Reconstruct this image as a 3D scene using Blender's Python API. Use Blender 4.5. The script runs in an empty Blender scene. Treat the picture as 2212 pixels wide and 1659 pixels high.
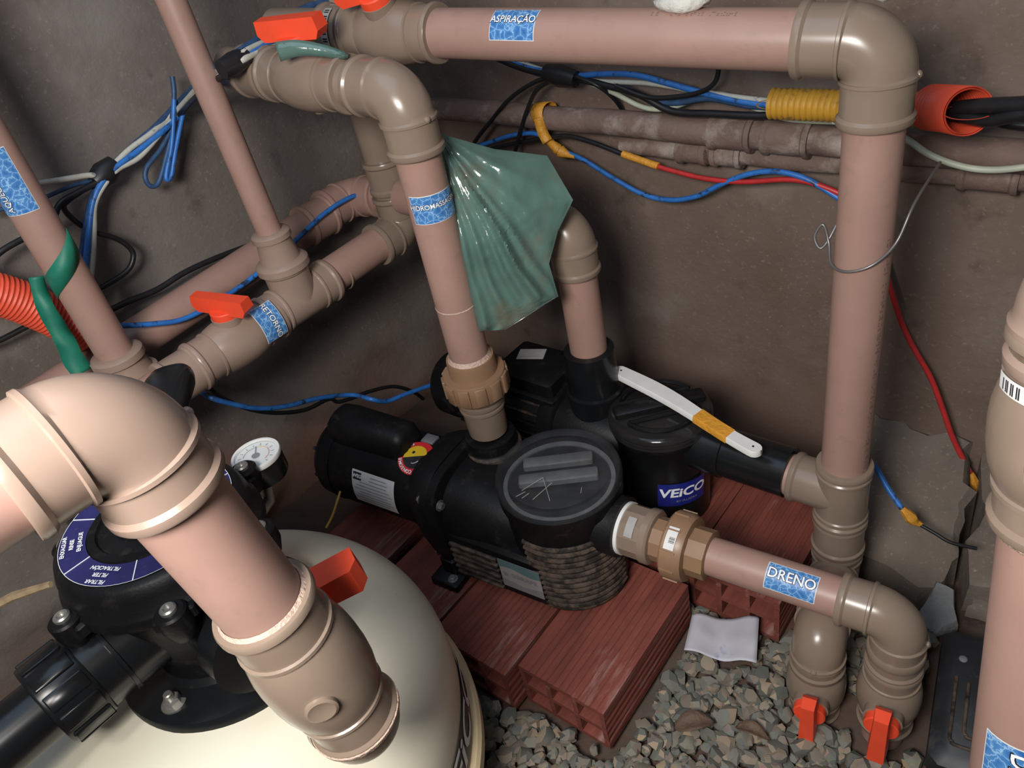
import bpy, math, random
from mathutils import Vector, Matrix, noise
random.seed(11)
V = Vector
sc = bpy.context.scene
C = sc.collection
PI = math.pi

# ------------------------------------------------------------------ camera, sky, lights, exposure
cam_d = bpy.data.cameras.new('camera')
cam_d.sensor_width = 36.0
cam_d.lens = 36.0 * 1650.0 / 2212.0
cam_d.clip_start = 0.02
cam = bpy.data.objects.new('camera', cam_d)
C.objects.link(cam)
RIGHT = V((0.763684, 0.617934, -0.186931))
UPV = -V((0.252294, -0.552185, -0.794632))
FWD = V((-0.594251, 0.559686, -0.577596))
cam.matrix_world = Matrix(((RIGHT.x, UPV.x, -FWD.x, 0), (RIGHT.y, UPV.y, -FWD.y, 0), (RIGHT.z, UPV.z, -FWD.z, 1.03), (0, 0, 0, 1)))
sc.camera = cam

world = bpy.data.worlds.new('world')
sc.world = world
world.use_nodes = True
bg = world.node_tree.nodes['Background']
bg.inputs['Color'].default_value = (0.80, 0.90, 1.0, 1)
bg.inputs['Strength'].default_value = 0.07

def area(name, loc, target, sx, sy, energy, color):
    d = bpy.data.lights.new(name, 'AREA')
    d.shape = 'RECTANGLE'; d.size = sx; d.size_y = sy; d.energy = energy; d.color = color
    o = bpy.data.objects.new(name, d); C.objects.link(o)
    o.location = loc
    o.rotation_euler = (V(target) - V(loc)).to_track_quat('-Z', 'Y').to_euler()
    return o
# daylight falling through the open hatch above the photographer
area('hatch_daylight', (-0.14, -0.30, 1.22), (-0.56, 0.32, 0.45), 0.34, 0.26, 17.5, (1.0, 0.96, 0.91))
# cool sky glow from the open top of the pit
area('sky_glow', (-0.62, 0.10, 1.75), (-0.75, 0.45, 0.3), 0.9, 0.9, 4.2, (0.60, 0.77, 1.0))

sc.view_settings.view_transform = 'Standard'
sc.view_settings.look = 'None'
sc.view_settings.gamma = 1.0
sc.view_settings.use_curve_mapping = False
sc.view_settings.exposure = 0.0

# ------------------------------------------------------------------ materials
MATS = {}
def mat(name, col, rough=0.5, var=0.12, scale=30.0, bump=0.0, bscale=200.0, metallic=0.0, spec=0.5,
        col2=None, c2lo=0.55, c2hi=0.7, c2scale=25.0, alpha=1.0, trans=0.0, coat=0.0, stretch=None):
    m = bpy.data.materials.new(name); m.use_nodes = True
    nt = m.node_tree; n = nt.nodes; l = nt.links
    b = n['Principled BSDF']
    tc = n.new('ShaderNodeTexCoord')
    vec = tc.outputs['Object']
    if stretch:
        mp = n.new('ShaderNodeMapping'); mp.inputs['Scale'].default_value = stretch
        l.new(vec, mp.inputs['Vector']); vec = mp.outputs['Vector']
    nz = n.new('ShaderNodeTexNoise'); nz.inputs['Scale'].default_value = scale; nz.inputs['Detail'].default_value = 6
    l.new(vec, nz.inputs['Vector'])
    rp = n.new('ShaderNodeValToRGB')
    rp.color_ramp.elements[0].position = 0.3; rp.color_ramp.elements[1].position = 0.7
    rp.color_ramp.elements[0].color = (*[c * (1 - var) for c in col], 1)
    rp.color_ramp.elements[1].color = (*[min(1, c * (1 + var)) for c in col], 1)
    l.new(nz.outputs['Fac'], rp.inputs['Fac'])
    out = rp.outputs['Color']
    if col2:
        n2 = n.new('ShaderNodeTexNoise'); n2.inputs['Scale'].default_value = c2scale; n2.inputs['Detail'].default_value = 8
        n2.inputs['Roughness'].default_value = 0.65
        l.new(vec, n2.inputs['Vector'])
        mr = n.new('ShaderNodeMapRange'); mr.inputs['From Min'].default_value = c2lo; mr.inputs['From Max'].default_value = c2hi
        l.new(n2.outputs['Fac'], mr.inputs['Value'])
        mx = n.new('ShaderNodeMix'); mx.data_type = 'RGBA'
        l.new(mr.outputs['Result'], mx.inputs['Factor']); l.new(out, mx.inputs['A'])
        mx.inputs['B'].default_value = (*col2, 1)
        out = mx.outputs['Result']
    l.new(out, b.inputs['Base Color'])
    b.inputs['Roughness'].default_value = rough
    b.inputs['Metallic'].default_value = metallic
    b.inputs['Specular IOR Level'].default_value = spec
    b.inputs['Alpha'].default_value = alpha
    b.inputs['Transmission Weight'].default_value = trans
    b.inputs['Coat Weight'].default_value = coat
    if bump:
        nb = n.new('ShaderNodeTexNoise'); nb.inputs['Scale'].default_value = bscale; nb.inputs['Detail'].default_value = 5
        l.new(vec, nb.inputs['Vector'])
        bp = n.new('ShaderNodeBump'); bp.inputs['Strength'].default_value = bump; bp.inputs['Distance'].default_value = 0.01
        l.new(nb.outputs['Fac'], bp.inputs['Height']); l.new(bp.outputs['Normal'], b.inputs['Normal'])
    MATS[name] = m
    return m

PIPE = mat('pvc_pipe_brown', (0.340, 0.208, 0.170), 0.42, 0.06, 18, col2=(0.29, 0.185, 0.150), c2lo=0.56, c2hi=0.75, c2scale=60)
FIT = mat('pvc_fitting_brown', (0.225, 0.170, 0.130), 0.26, 0.07, 22)
FITP = mat('pvc_fitting_pinkish', (0.290, 0.208, 0.165), 0.28, 0.07, 22)
UNION = mat('pvc_union_tan', (0.26, 0.155, 0.09), 0.4, 0.08, 30)
OLDP = mat('old_plastered_pipe', (0.17, 0.115, 0.095), 0.75, 0.15, 20, bump=0.2, bscale=120, col2=(0.36, 0.31, 0.27), c2lo=0.52, c2hi=0.70, c2scale=16)
GLUE = mat('dried_pipe_glue', (0.50, 0.36, 0.29), 0.45, 0.15, 80, bump=0.4, bscale=300)
RED = mat('red_orange_plastic', (0.82, 0.075, 0.028), 0.42, 0.06, 30)
BLACK = mat('black_plastic_dusty', (0.007, 0.007, 0.008), 0.45, 0.3, 25, bump=0.06, bscale=350, spec=0.22, col2=(0.036, 0.031, 0.027), c2lo=0.57, c2hi=0.80, c2scale=38)
BLACKC = mat('black_plastic_clean', (0.008, 0.009, 0.010), 0.25, 0.2, 25, spec=0.4)
RIBM = mat('dusty_rib_plastic', (0.022, 0.018, 0.015), 0.6, 0.3, 60, spec=0.3, col2=(0.10, 0.070, 0.053), c2lo=0.42, c2hi=0.62, c2scale=60)
TANK = mat('cream_gelcoat', (0.74, 0.70, 0.56), 0.28, 0.03, 8, col2=(0.42, 0.36, 0.25), c2lo=0.70, c2hi=0.80, c2scale=70)
SEAM = mat('yellowed_gelcoat', (0.66, 0.53, 0.33), 0.35, 0.08, 30)
CLEAR = mat('scratched_clear_lid', (0.06, 0.064, 0.07), 0.20, 0.3, 40, alpha=0.30, coat=0.3)
CLEARD = mat('dark_smoked_lid', (0.03, 0.028, 0.028), 0.16, 0.2, 40, alpha=0.55, coat=0.4)
GREYP = mat('grey_basket_plastic', (0.16, 0.17, 0.18), 0.4, 0.2, 50)
WHITE = mat('white_plastic', (0.72, 0.71, 0.69), 0.45, 0.05, 40, col2=(0.5, 0.42, 0.34), c2lo=0.66, c2hi=0.74, c2scale=40)
PAPERW = mat('white_label_paper', (0.66, 0.66, 0.66), 0.5, 0.05, 60)
GREYPL = mat('grey_foil_plate', (0.33, 0.32, 0.31), 0.45, 0.08, 40)
INK = mat('black_ink', (0.012, 0.012, 0.016), 0.5, 0.1)
PRINTB = mat('faded_print', (0.16, 0.105, 0.09), 0.5, 0.15, 90)
GREYINK = mat('grey_ink', (0.24, 0.24, 0.25), 0.5, 0.1)
WINK = mat('white_ink', (0.80, 0.82, 0.86), 0.45, 0.04)
NAVY = mat('navy_label_film', (0.022, 0.022, 0.11), 0.35, 0.15, 60, col2=(0.10, 0.09, 0.16), c2lo=0.6, c2hi=0.8, c2scale=90)
BLUELAB = mat('blue_label_film', (0.012, 0.020, 0.20), 0.3, 0.15, 60)
BLKLAB = mat('black_label_film', (0.02, 0.02, 0.028), 0.4, 0.2, 60)
STEEL = mat('dull_steel', (0.42, 0.41, 0.38), 0.38, 0.15, 90, metallic=0.8)
YEL = mat('yellow_ink', (0.70, 0.46, 0.02), 0.45, 0.06)
REDINK = mat('red_ink', (0.60, 0.025, 0.03), 0.45, 0.06)
TEALINK = mat('teal_grey_ink', (0.11, 0.19, 0.20), 0.5, 0.06)
TAPE = mat('orange_tape', (0.66, 0.30, 0.035), 0.4, 0.12, 60, bump=0.3, bscale=150)
BLUEW = mat('blue_cable', (0.030, 0.165, 0.52), 0.42, 0.15, 60, col2=(0.02, 0.035, 0.075), c2lo=0.56, c2hi=0.64, c2scale=45)
NAVYW = mat('dusty_dark_blue_cable', (0.03, 0.075, 0.17), 0.5, 0.25, 90)
BLKW = mat('black_cable', (0.012, 0.012, 0.014), 0.4, 0.2, 60)
WHTW = mat('off_white_cable', (0.50, 0.50, 0.44), 0.5, 0.12, 60, col2=(0.15, 0.14, 0.13), c2lo=0.60, c2hi=0.68, c2scale=60)
GRNW = mat('pale_green_cable', (0.46, 0.50, 0.40), 0.45, 0.08, 60)
REDW = mat('red_cable', (0.50, 0.03, 0.03), 0.4, 0.12, 60)
WOOD = mat('weathered_wood', (0.30, 0.215, 0.125), 0.8, 0.25, 60)
YELW = mat('yellow_thin_wire', (0.55, 0.32, 0.06), 0.5, 0.1)
GREYW = mat('grey_tie_wire', (0.20, 0.19, 0.19), 0.4, 0.1, metallic=0.6)
GREEN = mat('green_ribbon', (0.008, 0.155, 0.098), 0.55, 0.15, 60)
CONDY = mat('yellow_conduit', (0.55, 0.29, 0.03), 0.5, 0.12, 40, col2=(0.18, 0.11, 0.04), c2lo=0.58, c2hi=0.72, c2scale=60)
CONDR = mat('red_conduit', (0.72, 0.085, 0.04), 0.5, 0.10, 40, col2=(0.75, 0.6, 0.55), c2lo=0.68, c2hi=0.72, c2scale=50)
BAG = mat('green_plastic_film', (0.105, 0.195, 0.165), 0.15, 0.3, 12, alpha=0.84, spec=0.9, col2=(0.16, 0.15, 0.11), c2lo=0.50, c2hi=0.66, c2scale=11, bump=0.10, bscale=60)
BRICK = mat('fired_clay', (0.185, 0.046, 0.031), 0.8, 0.25, 14, bump=0.25, bscale=90, col2=(0.36, 0.22, 0.19), c2lo=0.58, c2hi=0.74, c2scale=9, stretch=(3.2, 0.5, 3.2))
CARD = mat('damp_paper_card', (0.50, 0.50, 0.56), 0.7, 0.06, 20, col2=(0.20, 0.23, 0.45), c2lo=0.60, c2hi=0.72, c2scale=14)
LEAF = mat('dry_leaf', (0.115, 0.07, 0.045), 0.7, 0.25, 60, bump=0.3, bscale=150)
MORTAR = mat('pale_mortar', (0.55, 0.54, 0.50), 0.85, 0.12, 40, bump=0.4, bscale=100)
FLAKE = mat('grey_plaster_flake', (0.20, 0.205, 0.205), 0.85, 0.15, 40, bump=0.3)
SCREENW = mat('gauge_dial_white', (0.74, 0.75, 0.74), 0.5, 0.03)
GLASS = mat('gauge_glass', (0.8, 0.82, 0.82), 0.08, 0.02, alpha=0.16)
BLACKD = mat('dark_box_plastic', (0.016, 0.018, 0.022), 0.5, 0.3, 25, col2=(0.06, 0.058, 0.055), c2lo=0.55, c2hi=0.8, c2scale=30)

def wall_mat(name, base, stain, pale, seed, earth=None, patch_x=None):
    m = bpy.data.materials.new(name); m.use_nodes = True
    nt = m.node_tree; n = nt.nodes; l = nt.links; b = n['Principled BSDF']
    tc = n.new('ShaderNodeTexCoord')
    mp = n.new('ShaderNodeMapping'); mp.inputs['Location'].default_value = (seed, seed * 0.7, seed * 1.3)
    l.new(tc.outputs['Object'], mp.inputs['Vector'])
    def nz(s, d=7, r=0.6):
        k = n.new('ShaderNodeTexNoise'); k.inputs['Scale'].default_value = s; k.inputs['Detail'].default_value = d
        k.inputs['Roughness'].default_value = r; l.new(mp.outputs['Vector'], k.inputs['Vector']); return k.outputs['Fac']
    def mix(a, bcol, fac, lo, hi):
        r = n.new('ShaderNodeMapRange'); r.inputs['From Min'].default_value = lo; r.inputs['From Max'].default_value = hi
        l.new(fac, r.inputs['Value'])
        x = n.new('ShaderNodeMix'); x.data_type = 'RGBA'; l.new(r.outputs['Result'], x.inputs['Factor'])
        if isinstance(a, tuple): x.inputs['A'].default_value = (*a, 1)
        else: l.new(a, x.inputs['A'])
        x.inputs['B'].default_value = (*bcol, 1)
        return x.outputs['Result']
    c = mix(base, stain, nz(2.2), 0.42, 0.66)
    c = mix(c, pale, nz(3.6), 0.56, 0.80)
    c = mix(c, tuple(v * 0.62 for v in base), nz(17), 0.60, 0.74)
    c = mix(c, tuple(v * 1.35 for v in base), nz(150, 3), 0.60, 0.75)
    if patch_x is not None:
        sx_ = n.new('ShaderNodeSeparateXYZ'); l.new(tc.outputs['Object'], sx_.inputs[0])
        k1 = n.new('ShaderNodeMath'); k1.operation = 'MULTIPLY_ADD'; k1.inputs[1].default_value = 1.1; k1.inputs[2].default_value = -1.1 * patch_x
        l.new(sx_.outputs['X'], k1.inputs[0])
        k2 = n.new('ShaderNodeMath'); k2.operation = 'ADD'; l.new(k1.outputs[0], k2.inputs[0]); l.new(nz(2.6), k2.inputs[1])
        c = mix(c, (0.34, 0.315, 0.275), k2.outputs[0], 0.50, 0.95)
    if earth:
        sp = n.new('ShaderNodeSeparateXYZ'); l.new(tc.outputs['Object'], sp.inputs[0])
        m1 = n.new('ShaderNodeMath'); m1.operation = 'MULTIPLY'; m1.inputs[1].default_value = -1.9; l.new(sp.outputs['Z'], m1.inputs[0])
        m2 = n.new('ShaderNodeMath'); m2.operation = 'ADD'; l.new(m1.outputs[0], m2.inputs[0]); l.new(nz(5.5), m2.inputs[1])
        c = mix(c, earth, m2.outputs[0], 0.12, 0.50)
    l.new(c, b.inputs['Base Color'])
    b.inputs['Roughness'].default_value = 0.9; b.inputs['Specular IOR Level'].default_value = 0.2
    bp = n.new('ShaderNodeBump'); bp.inputs['Strength'].default_value = 0.35; bp.inputs['Distance'].default_value = 0.006
    l.new(nz(60, 8, 0.65), bp.inputs['Height']); l.new(bp.outputs['Normal'], b.inputs['Normal'])
    return m
WALLB = wall_mat('cement_plaster_back', (0.195, 0.147, 0.121), (0.150, 0.100, 0.077), (0.29, 0.25, 0.215), 1.7, earth=(0.15, 0.095, 0.072), patch_x=-0.08)
WALLL = wall_mat('cement_plaster_left', (0.185, 0.160, 0.145), (0.120, 0.095, 0.080), (0.25, 0.225, 0.205), 5.3, earth=(0.20, 0.115, 0.085))
SOIL = wall_mat('damp_soil', (0.085, 0.068, 0.055), (0.13, 0.06, 0.042), (0.11, 0.10, 0.085), 9.1)
FOOT = wall_mat('cement_footing', (0.215, 0.180, 0.152), (0.15, 0.118, 0.096), (0.29, 0.265, 0.235), 3.1)

def stone_mat():
    m = bpy.data.materials.new('gravel_stone'); m.use_nodes = True
    nt = m.node_tree; n = nt.nodes; l = nt.links; b = n['Principled BSDF']
    g = n.new('ShaderNodeNewGeometry')
    r = n.new('ShaderNodeValToRGB')
    r.color_ramp.elements[0].color = (0.12, 0.125, 0.112, 1); r.color_ramp.elements[1].color = (0.42, 0.31, 0.22, 1)
    for p, c in ((0.3, (0.18, 0.185, 0.165)), (0.5, (0.24, 0.225, 0.19)), (0.7, (0.22, 0.175, 0.145)), (0.86, (0.31, 0.26, 0.20))):
        e = r.color_ramp.elements.new(p); e.color = (*c, 1)
    l.new(g.outputs['Random Per Island'], r.inputs['Fac'])
    oi = n.new('ShaderNodeObjectInfo')
    r2 = n.new('ShaderNodeValToRGB')
    r2.color_ramp.elements[0].color = (0.75, 0.78, 0.76, 1); r2.color_ramp.elements[1].color = (1.25, 1.15, 1.02, 1)
    l.new(oi.outputs['Random'], r2.inputs['Fac'])
    ad = n.new('ShaderNodeMath'); ad.operation = 'ADD'; fr = n.new('ShaderNodeMath'); fr.operation = 'FRACT'
    l.new(g.outputs['Random Per Island'], ad.inputs[0]); l.new(oi.outputs['Random'], ad.inputs[1]); l.new(ad.outputs[0], fr.inputs[0])
    l.new(fr.outputs[0], r.inputs['Fac'])
    tc = n.new('ShaderNodeTexCoord'); nz = n.new('ShaderNodeTexNoise'); nz.inputs['Scale'].default_value = 150; nz.inputs['Detail'].default_value = 5
    l.new(tc.outputs['Object'], nz.inputs['Vector'])
    mx = n.new('ShaderNodeMix'); mx.data_type = 'RGBA'; mx.blend_type = 'MULTIPLY'; mx.inputs['Factor'].default_value = 0.6
    l.new(r.outputs['Color'], mx.inputs['A']); l.new(nz.outputs['Color'], mx.inputs['B'])
    gm = n.new('ShaderNodeMix'); gm.data_type = 'RGBA'; gm.blend_type = 'MULTIPLY'; gm.inputs['Factor'].default_value = 1.0
    gm.inputs['B'].default_value = (1.12, 1.12, 1.08, 1)
    l.new(mx.outputs['Result'], gm.inputs['A'])
    l.new(gm.outputs['Result'], b.inputs['Base Color'])
    b.inputs['Roughness'].default_value = 0.8
    return m
STONE = stone_mat()

def water_mat():
    m = bpy.data.materials.new('water_print_film'); m.use_nodes = True
    nt = m.node_tree; n = nt.nodes; l = nt.links; b = n['Principled BSDF']
    tc = n.new('ShaderNodeTexCoord')
    nz = n.new('ShaderNodeTexNoise'); nz.inputs['Scale'].default_value = 130; nz.inputs['Detail'].default_value = 3
    l.new(tc.outputs['Object'], nz.inputs['Vector'])
    ad = n.new('ShaderNodeVectorMath'); ad.operation = 'MULTIPLY_ADD'
    l.new(nz.outputs['Color'], ad.inputs[0]); ad.inputs[1].default_value = (0.010, 0.010, 0.010); l.new(tc.outputs['Object'], ad.inputs[2])
    vo = n.new('ShaderNodeTexVoronoi'); vo.feature = 'DISTANCE_TO_EDGE'; vo.inputs['Scale'].default_value = 115
    l.new(ad.outputs[0], vo.inputs['Vector'])
    r = n.new('ShaderNodeValToRGB')
    r.color_ramp.elements[0].position = 0.0; r.color_ramp.elements[0].color = (0.30, 0.50, 0.74, 1)
    r.color_ramp.elements[1].position = 0.45; r.color_ramp.elements[1].color = (0.028, 0.125, 0.37, 1)
    e = r.color_ramp.elements.new(0.06); e.color = (0.07, 0.225, 0.50, 1)
    l.new(vo.outputs['Distance'], r.inputs['Fac']); l.new(r.outputs['Color'], b.inputs['Base Color'])
    b.inputs['Roughness'].default_value = 0.35
    return m
WATER = water_mat()

# ------------------------------------------------------------------ mesh helpers
BASE = {}
def perp(d):
    d = d.normalized()
    a = V((0, 0, 1)) if abs(d.z) < 0.9 else V((1, 0, 0))
    x = a.cross(d).normalized(); y = d.cross(x).normalized()
    return x, y

class MB:
    def __init__(s): s.v = []; s.f = []
    def add(s, vs, fs):
        o = len(s.v); s.v += [V(p) for p in vs]; s.f += [tuple(i + o for i in f) for f in fs]
        return s
    def sweep(s, pts, rads, seg=32, cap=True):
        pts = [V(p) for p in pts]; n = len(pts)
        if not isinstance(rads, (list, tuple)): rads = [rads] * n
        tans = []
        for i in range(n):
            a = i; b = i
            while a > 0 and (pts[i] - pts[a]).length < 1e-6: a -= 1
            while b < n - 1 and (pts[b] - pts[i]).length < 1e-6: b += 1
            p0 = pts[max(a - 1, 0)] if (a == i and i > 0) else pts[a]
            d = pts[b] - p0 if (pts[b] - p0).length > 1e-7 else (pts[b] - pts[a])
            tans.append(d.normalized() if d.length > 1e-9 else (tans[-1] if tans else V((0, 0, 1))))
        x, y = perp(tans[0]); vs = []; prev = tans[0]
        for i in range(n):
            t = tans[i]
            q = prev.rotation_difference(t); x = q @ x; x = (x - t * x.dot(t)).normalized(); y = t.cross(x); prev = t
            for k in range(seg):
                a = 2 * PI * k / seg
                vs.append(pts[i] + (x * math.cos(a) + y * math.sin(a)) * rads[i])
        fs = []
        for i in range(n - 1):
            for k in range(seg):
                k2 = (k + 1) % seg
                fs.append((i * seg + k, i * seg + k2, (i + 1) * seg + k2, (i + 1) * seg + k))
        if cap:
            fs.append(tuple(reversed(range(seg)))); fs.append(tuple((n - 1) * seg + k for k in range(seg)))
        return s.add(vs, fs)
    def rev(s, p0, d, prof, seg=40, cap=True):
        p0 = V(p0); d = V(d).normalized()
        return s.sweep_axis(p0, d, prof, seg, cap)
    def sweep_axis(s, p0, d, prof, seg, cap):
        x, y = perp(d); vs = []
        for t, r in prof:
            for k in range(seg):
                a = 2 * PI * k / seg
                vs.append(p0 + d * t + (x * math.cos(a) + y * math.sin(a)) * r)
        fs = []; n = len(prof)
        for i in range(n - 1):
            for k in range(seg):
                k2 = (k + 1) % seg
                fs.append((i * seg + k, i * seg + k2, (i + 1) * seg + k2, (i + 1) * seg + k))
        if cap:
            fs.append(tuple(reversed(range(seg)))); fs.append(tuple((n - 1) * seg + k for k in range(seg)))
        return s.add(vs, fs)
    def box(s, c, ax, ay, az, bev=0.0):
        # box with half-axis vectors; optional chamfer of the vertical-profile corners
        c = V(c); ax = V(ax); ay = V(ay); az = V(az)
        if bev <= 0:
            vs = [c + ax * i + ay * j + az * k for k in (-1, 1) for i, j in ((-1, -1), (1, -1), (1, 1), (-1, 1))]
            return s.add(vs, [(3, 2, 1, 0), (4, 5, 6, 7), (0, 1, 5, 4), (1, 2, 6, 5), (2, 3, 7, 6), (3, 0, 4, 7)])
        bx = bev / ax.length; by = bev / ay.length; bz = bev / az.length
        ring = [(-1, -1 + by), (-1 + bx, -1), (1 - bx, -1), (1, -1 + by), (1, 1 - by), (1 - bx, 1), (-1 + bx, 1), (-1, 1 - by)]
        vs = []
        for k, sh in ((-1, 1), (-1 + bz, 0), (1 - bz, 0), (1, 1)):
            for i, j in ring:
                i2 = i * (1 - bx * sh); j2 = j * (1 - by * sh)
                vs.append(c + ax * i2 + ay * j2 + az * k)
        fs = [tuple(reversed(range(8))), tuple(24 + k for k in range(8))]
        for r in range(3):
            for k in range(8):
                k2 = (k + 1) % 8
                fs.append((r * 8 + k, r * 8 + k2, r * 8 + 8 + k2, r * 8 + 8 + k))
        return s.add(vs, fs)
    def prism(s, poly, o, ux, uy, uz, h0, h1):
        o = V(o); ux = V(ux); uy = V(uy); uz = V(uz); n = len(poly)
        vs = [o + ux * a + uy * b + uz * h0 for a, b in poly] + [o + ux * a + uy * b + uz * h1 for a, b in poly]
        fs = [tuple(reversed(range(n))), tuple(range(n, 2 * n))] + [(k, (k + 1) % n, n + (k + 1) % n, n + k) for k in range(n)]
        return s.add(vs, fs)
    def arc(s, c, z, R, r, a0, a1, seg=20, n=6):
        pts = [V((c[0] + R * math.cos(a0 + (a1 - a0) * i / seg), c[1] + R * math.sin(a0 + (a1 - a0) * i / seg), z)) for i in range(seg + 1)]
        return s.sweep(pts, r, n)
    def build(s, name, m, parent=None, label=None, smooth=38, solid=None):
        base = BASE[parent.name] if parent else V((0, 0, 0))
        me = bpy.data.meshes.new(name)
        me.from_pydata([tuple(p - base) for p in s.v], [], s.f)
        me.validate(); me.update()
        if smooth:
            me.polygons.foreach_set('use_smooth', [True] * len(me.polygons))
            me.set_sharp_from_angle(angle=math.radians(smooth))
        me.materials.append(m)
        o = bpy.data.objects.new(name, me); C.objects.link(o)
        if parent: o.parent = parent
        BASE[o.name] = base
        if label: o['label'] = label
        if solid:
            md = o.modifiers.new('thickness', 'SOLIDIFY'); md.thickness = solid; md.offset = 0
        return o
    def top(s, name, m, label, cat, group=None, smooth=38, kind=None, solid=None):
        xs = [p.x for p in s.v]; ys = [p.y for p in s.v]; zs = [p.z for p in s.v]
        b = V(((min(xs) + max(xs)) / 2, (min(ys) + max(ys)) / 2, min(zs)))
        o = bpy.data.objects.new(name, None)
        BASE['__tmp'] = b
        class Q: name = '__tmp'
        me = bpy.data.meshes.new(name)
        me.from_pydata([tuple(p - b) for p in s.v], [], s.f); me.validate(); me.update()
        if smooth:
            me.polygons.foreach_set('use_smooth', [True] * len(me.polygons)); me.set_sharp_from_angle(angle=math.radians(smooth))
        me.materials.append(m)
        bpy.data.objects.remove(o)
        o = bpy.data.objects.new(name, me); C.objects.link(o); o.location = b
        BASE[o.name] = b
        if label: o['label'] = label
        if cat: o['category'] = cat
        if group: o['group'] = group
        if kind: o['kind'] = kind
        if solid:
            md = o.modifiers.new('thickness', 'SOLIDIFY'); md.thickness = solid; md.offset = 0
        return o

def thing(name, label, cat, base, group=None):
    o = bpy.data.objects.new(name, None); C.objects.link(o)
    o.location = base; o.empty_display_size = 0.03
    o['label'] = label; o['category'] = cat
    if group: o['group'] = group
    BASE[o.name] = V(base)
    return o

def spline(pts, n=8):
    pts = [V(p) for p in pts]; out = []
    P = [pts[0] * 2 - pts[1]] + pts + [pts[-1] * 2 - pts[-2]]
    for i in range(1, len(P) - 2):
        p0, p1, p2, p3 = P[i - 1:i + 3]
        for k in range(n):
            t = k / n
            out.append(0.5 * ((2 * p1) + (p2 - p0) * t + (2 * p0 - 5 * p1 + 4 * p2 - p3) * t * t + (3 * p1 - p0 - 3 * p2 + p3) * t ** 3))
    out.append(pts[-1])
    return out

# ---- plumbing parts (r = pipe radius, fittings are a little wider)
LIPR = 0.0026
def pipe(par, p0, p1, r, m=None, name='pipe'):
    p0 = V(p0); p1 = V(p1)
    return MB().sweep([p0, p1], r, 40).build(name, m or PIPE, par)
def sock(r): return r + 0.0045
def elbow(par, c, dA, dB, r, L=None, m=None, R=None, name='elbow', lips=(1, 1)):
    c = V(c); dA = V(dA).normalized(); dB = V(dB).normalized(); rs = sock(r); R = R or rs * 0.86; L = L or R + r * 1.25
    pts = []; rad = []
    def put(p, q): pts.append(p); rad.append(q)
    e = LIPR
    for sgn, d in ((0, dA), (1, dB)):
        lip = [(L, rs - 0.004), (L, rs + e * 0.6), (L - 0.002, rs + e), (L - 0.007, rs + e), (L - 0.010, rs), (R + 0.004, rs), (R + 0.003, rs + 0.0022), (R, rs + 0.0022), (R - 0.001, rs)]
        if not lips[sgn]: lip = [(L, rs), (R, rs)]
        if sgn == 0:
            for t, q in lip: put(c + d * t, q)
            P0 = c + dA * R; P3 = c + dB * R; k = 0.5523
            P1 = P0 - dA * R * k; P2 = P3 - dB * R * k
            for i in range(1, 15):
                t = i / 15; u = 1 - t
                put(P0 * u ** 3 + P1 * 3 * u * u * t + P2 * 3 * u * t * t + P3 * t ** 3, rs)
        else:
            for t, q in reversed(lip): put(c + d * t, q)
    mb = MB().sweep(pts, rad, 44)
    o_ = -(dA - dB * dA.dot(dB)).normalized(); q = c + dB * R + o_ * (rs + 0.0012)
    mb.rev(q, o_, [(-0.003, 0.0042), (0.0008, 0.0038), (0.0022, 0.0024), (0.0027, 0.0008)], 12)
    return mb.build(name, m or FIT, par)
def sockprof(L, rs, e=LIPR):
    return [(-L, rs - 0.004), (-L, rs + e * 0.6), (-L + 0.002, rs + e), (-L + 0.007, rs + e), (-L + 0.010, rs), (0, rs), (L - 0.010, rs), (L - 0.007, rs + e), (L - 0.002, rs + e), (L, rs + e * 0.6), (L, rs - 0.004)]
def coupling(par, c, d, r, L=0.03, m=None, name='coupling'):
    return MB().rev(c, d, sockprof(L, sock(r)), 44).build(name, m or FIT, par)
def tee(par, c, d, b, r, L=0.06, Lb=0.06, rb=None, m=None, name='tee'):
    c = V(c); d = V(d).normalized(); b = V(b).normalized(); rs = sock(r); rbs = sock(rb or r); e = LIPR
    mb = MB().rev(c, d, sockprof(L, rs), 44)
    ring = rs * 1.12
    mb.rev(c, d, [(-ring - 0.002, rs), (-ring, rs + 0.0018), (-ring + 0.003, rs + 0.0018), (-ring + 0.005, rs)], 44, False)
    mb.rev(c, d, [(ring - 0.005, rs), (ring - 0.003, rs + 0.0018), (ring, rs + 0.0018), (ring + 0.002, rs)], 44, False)
    mb.rev(c, b, [(0, rbs * 0.99), (rs * 0.55, rbs * 1.0), (Lb - 0.010, rbs), (Lb - 0.007, rbs + e), (Lb - 0.002, rbs + e), (Lb, rbs + e * 0.6), (Lb, rbs - 0.004)], 44)
    return mb.build(name, m or FIT, par)
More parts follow.
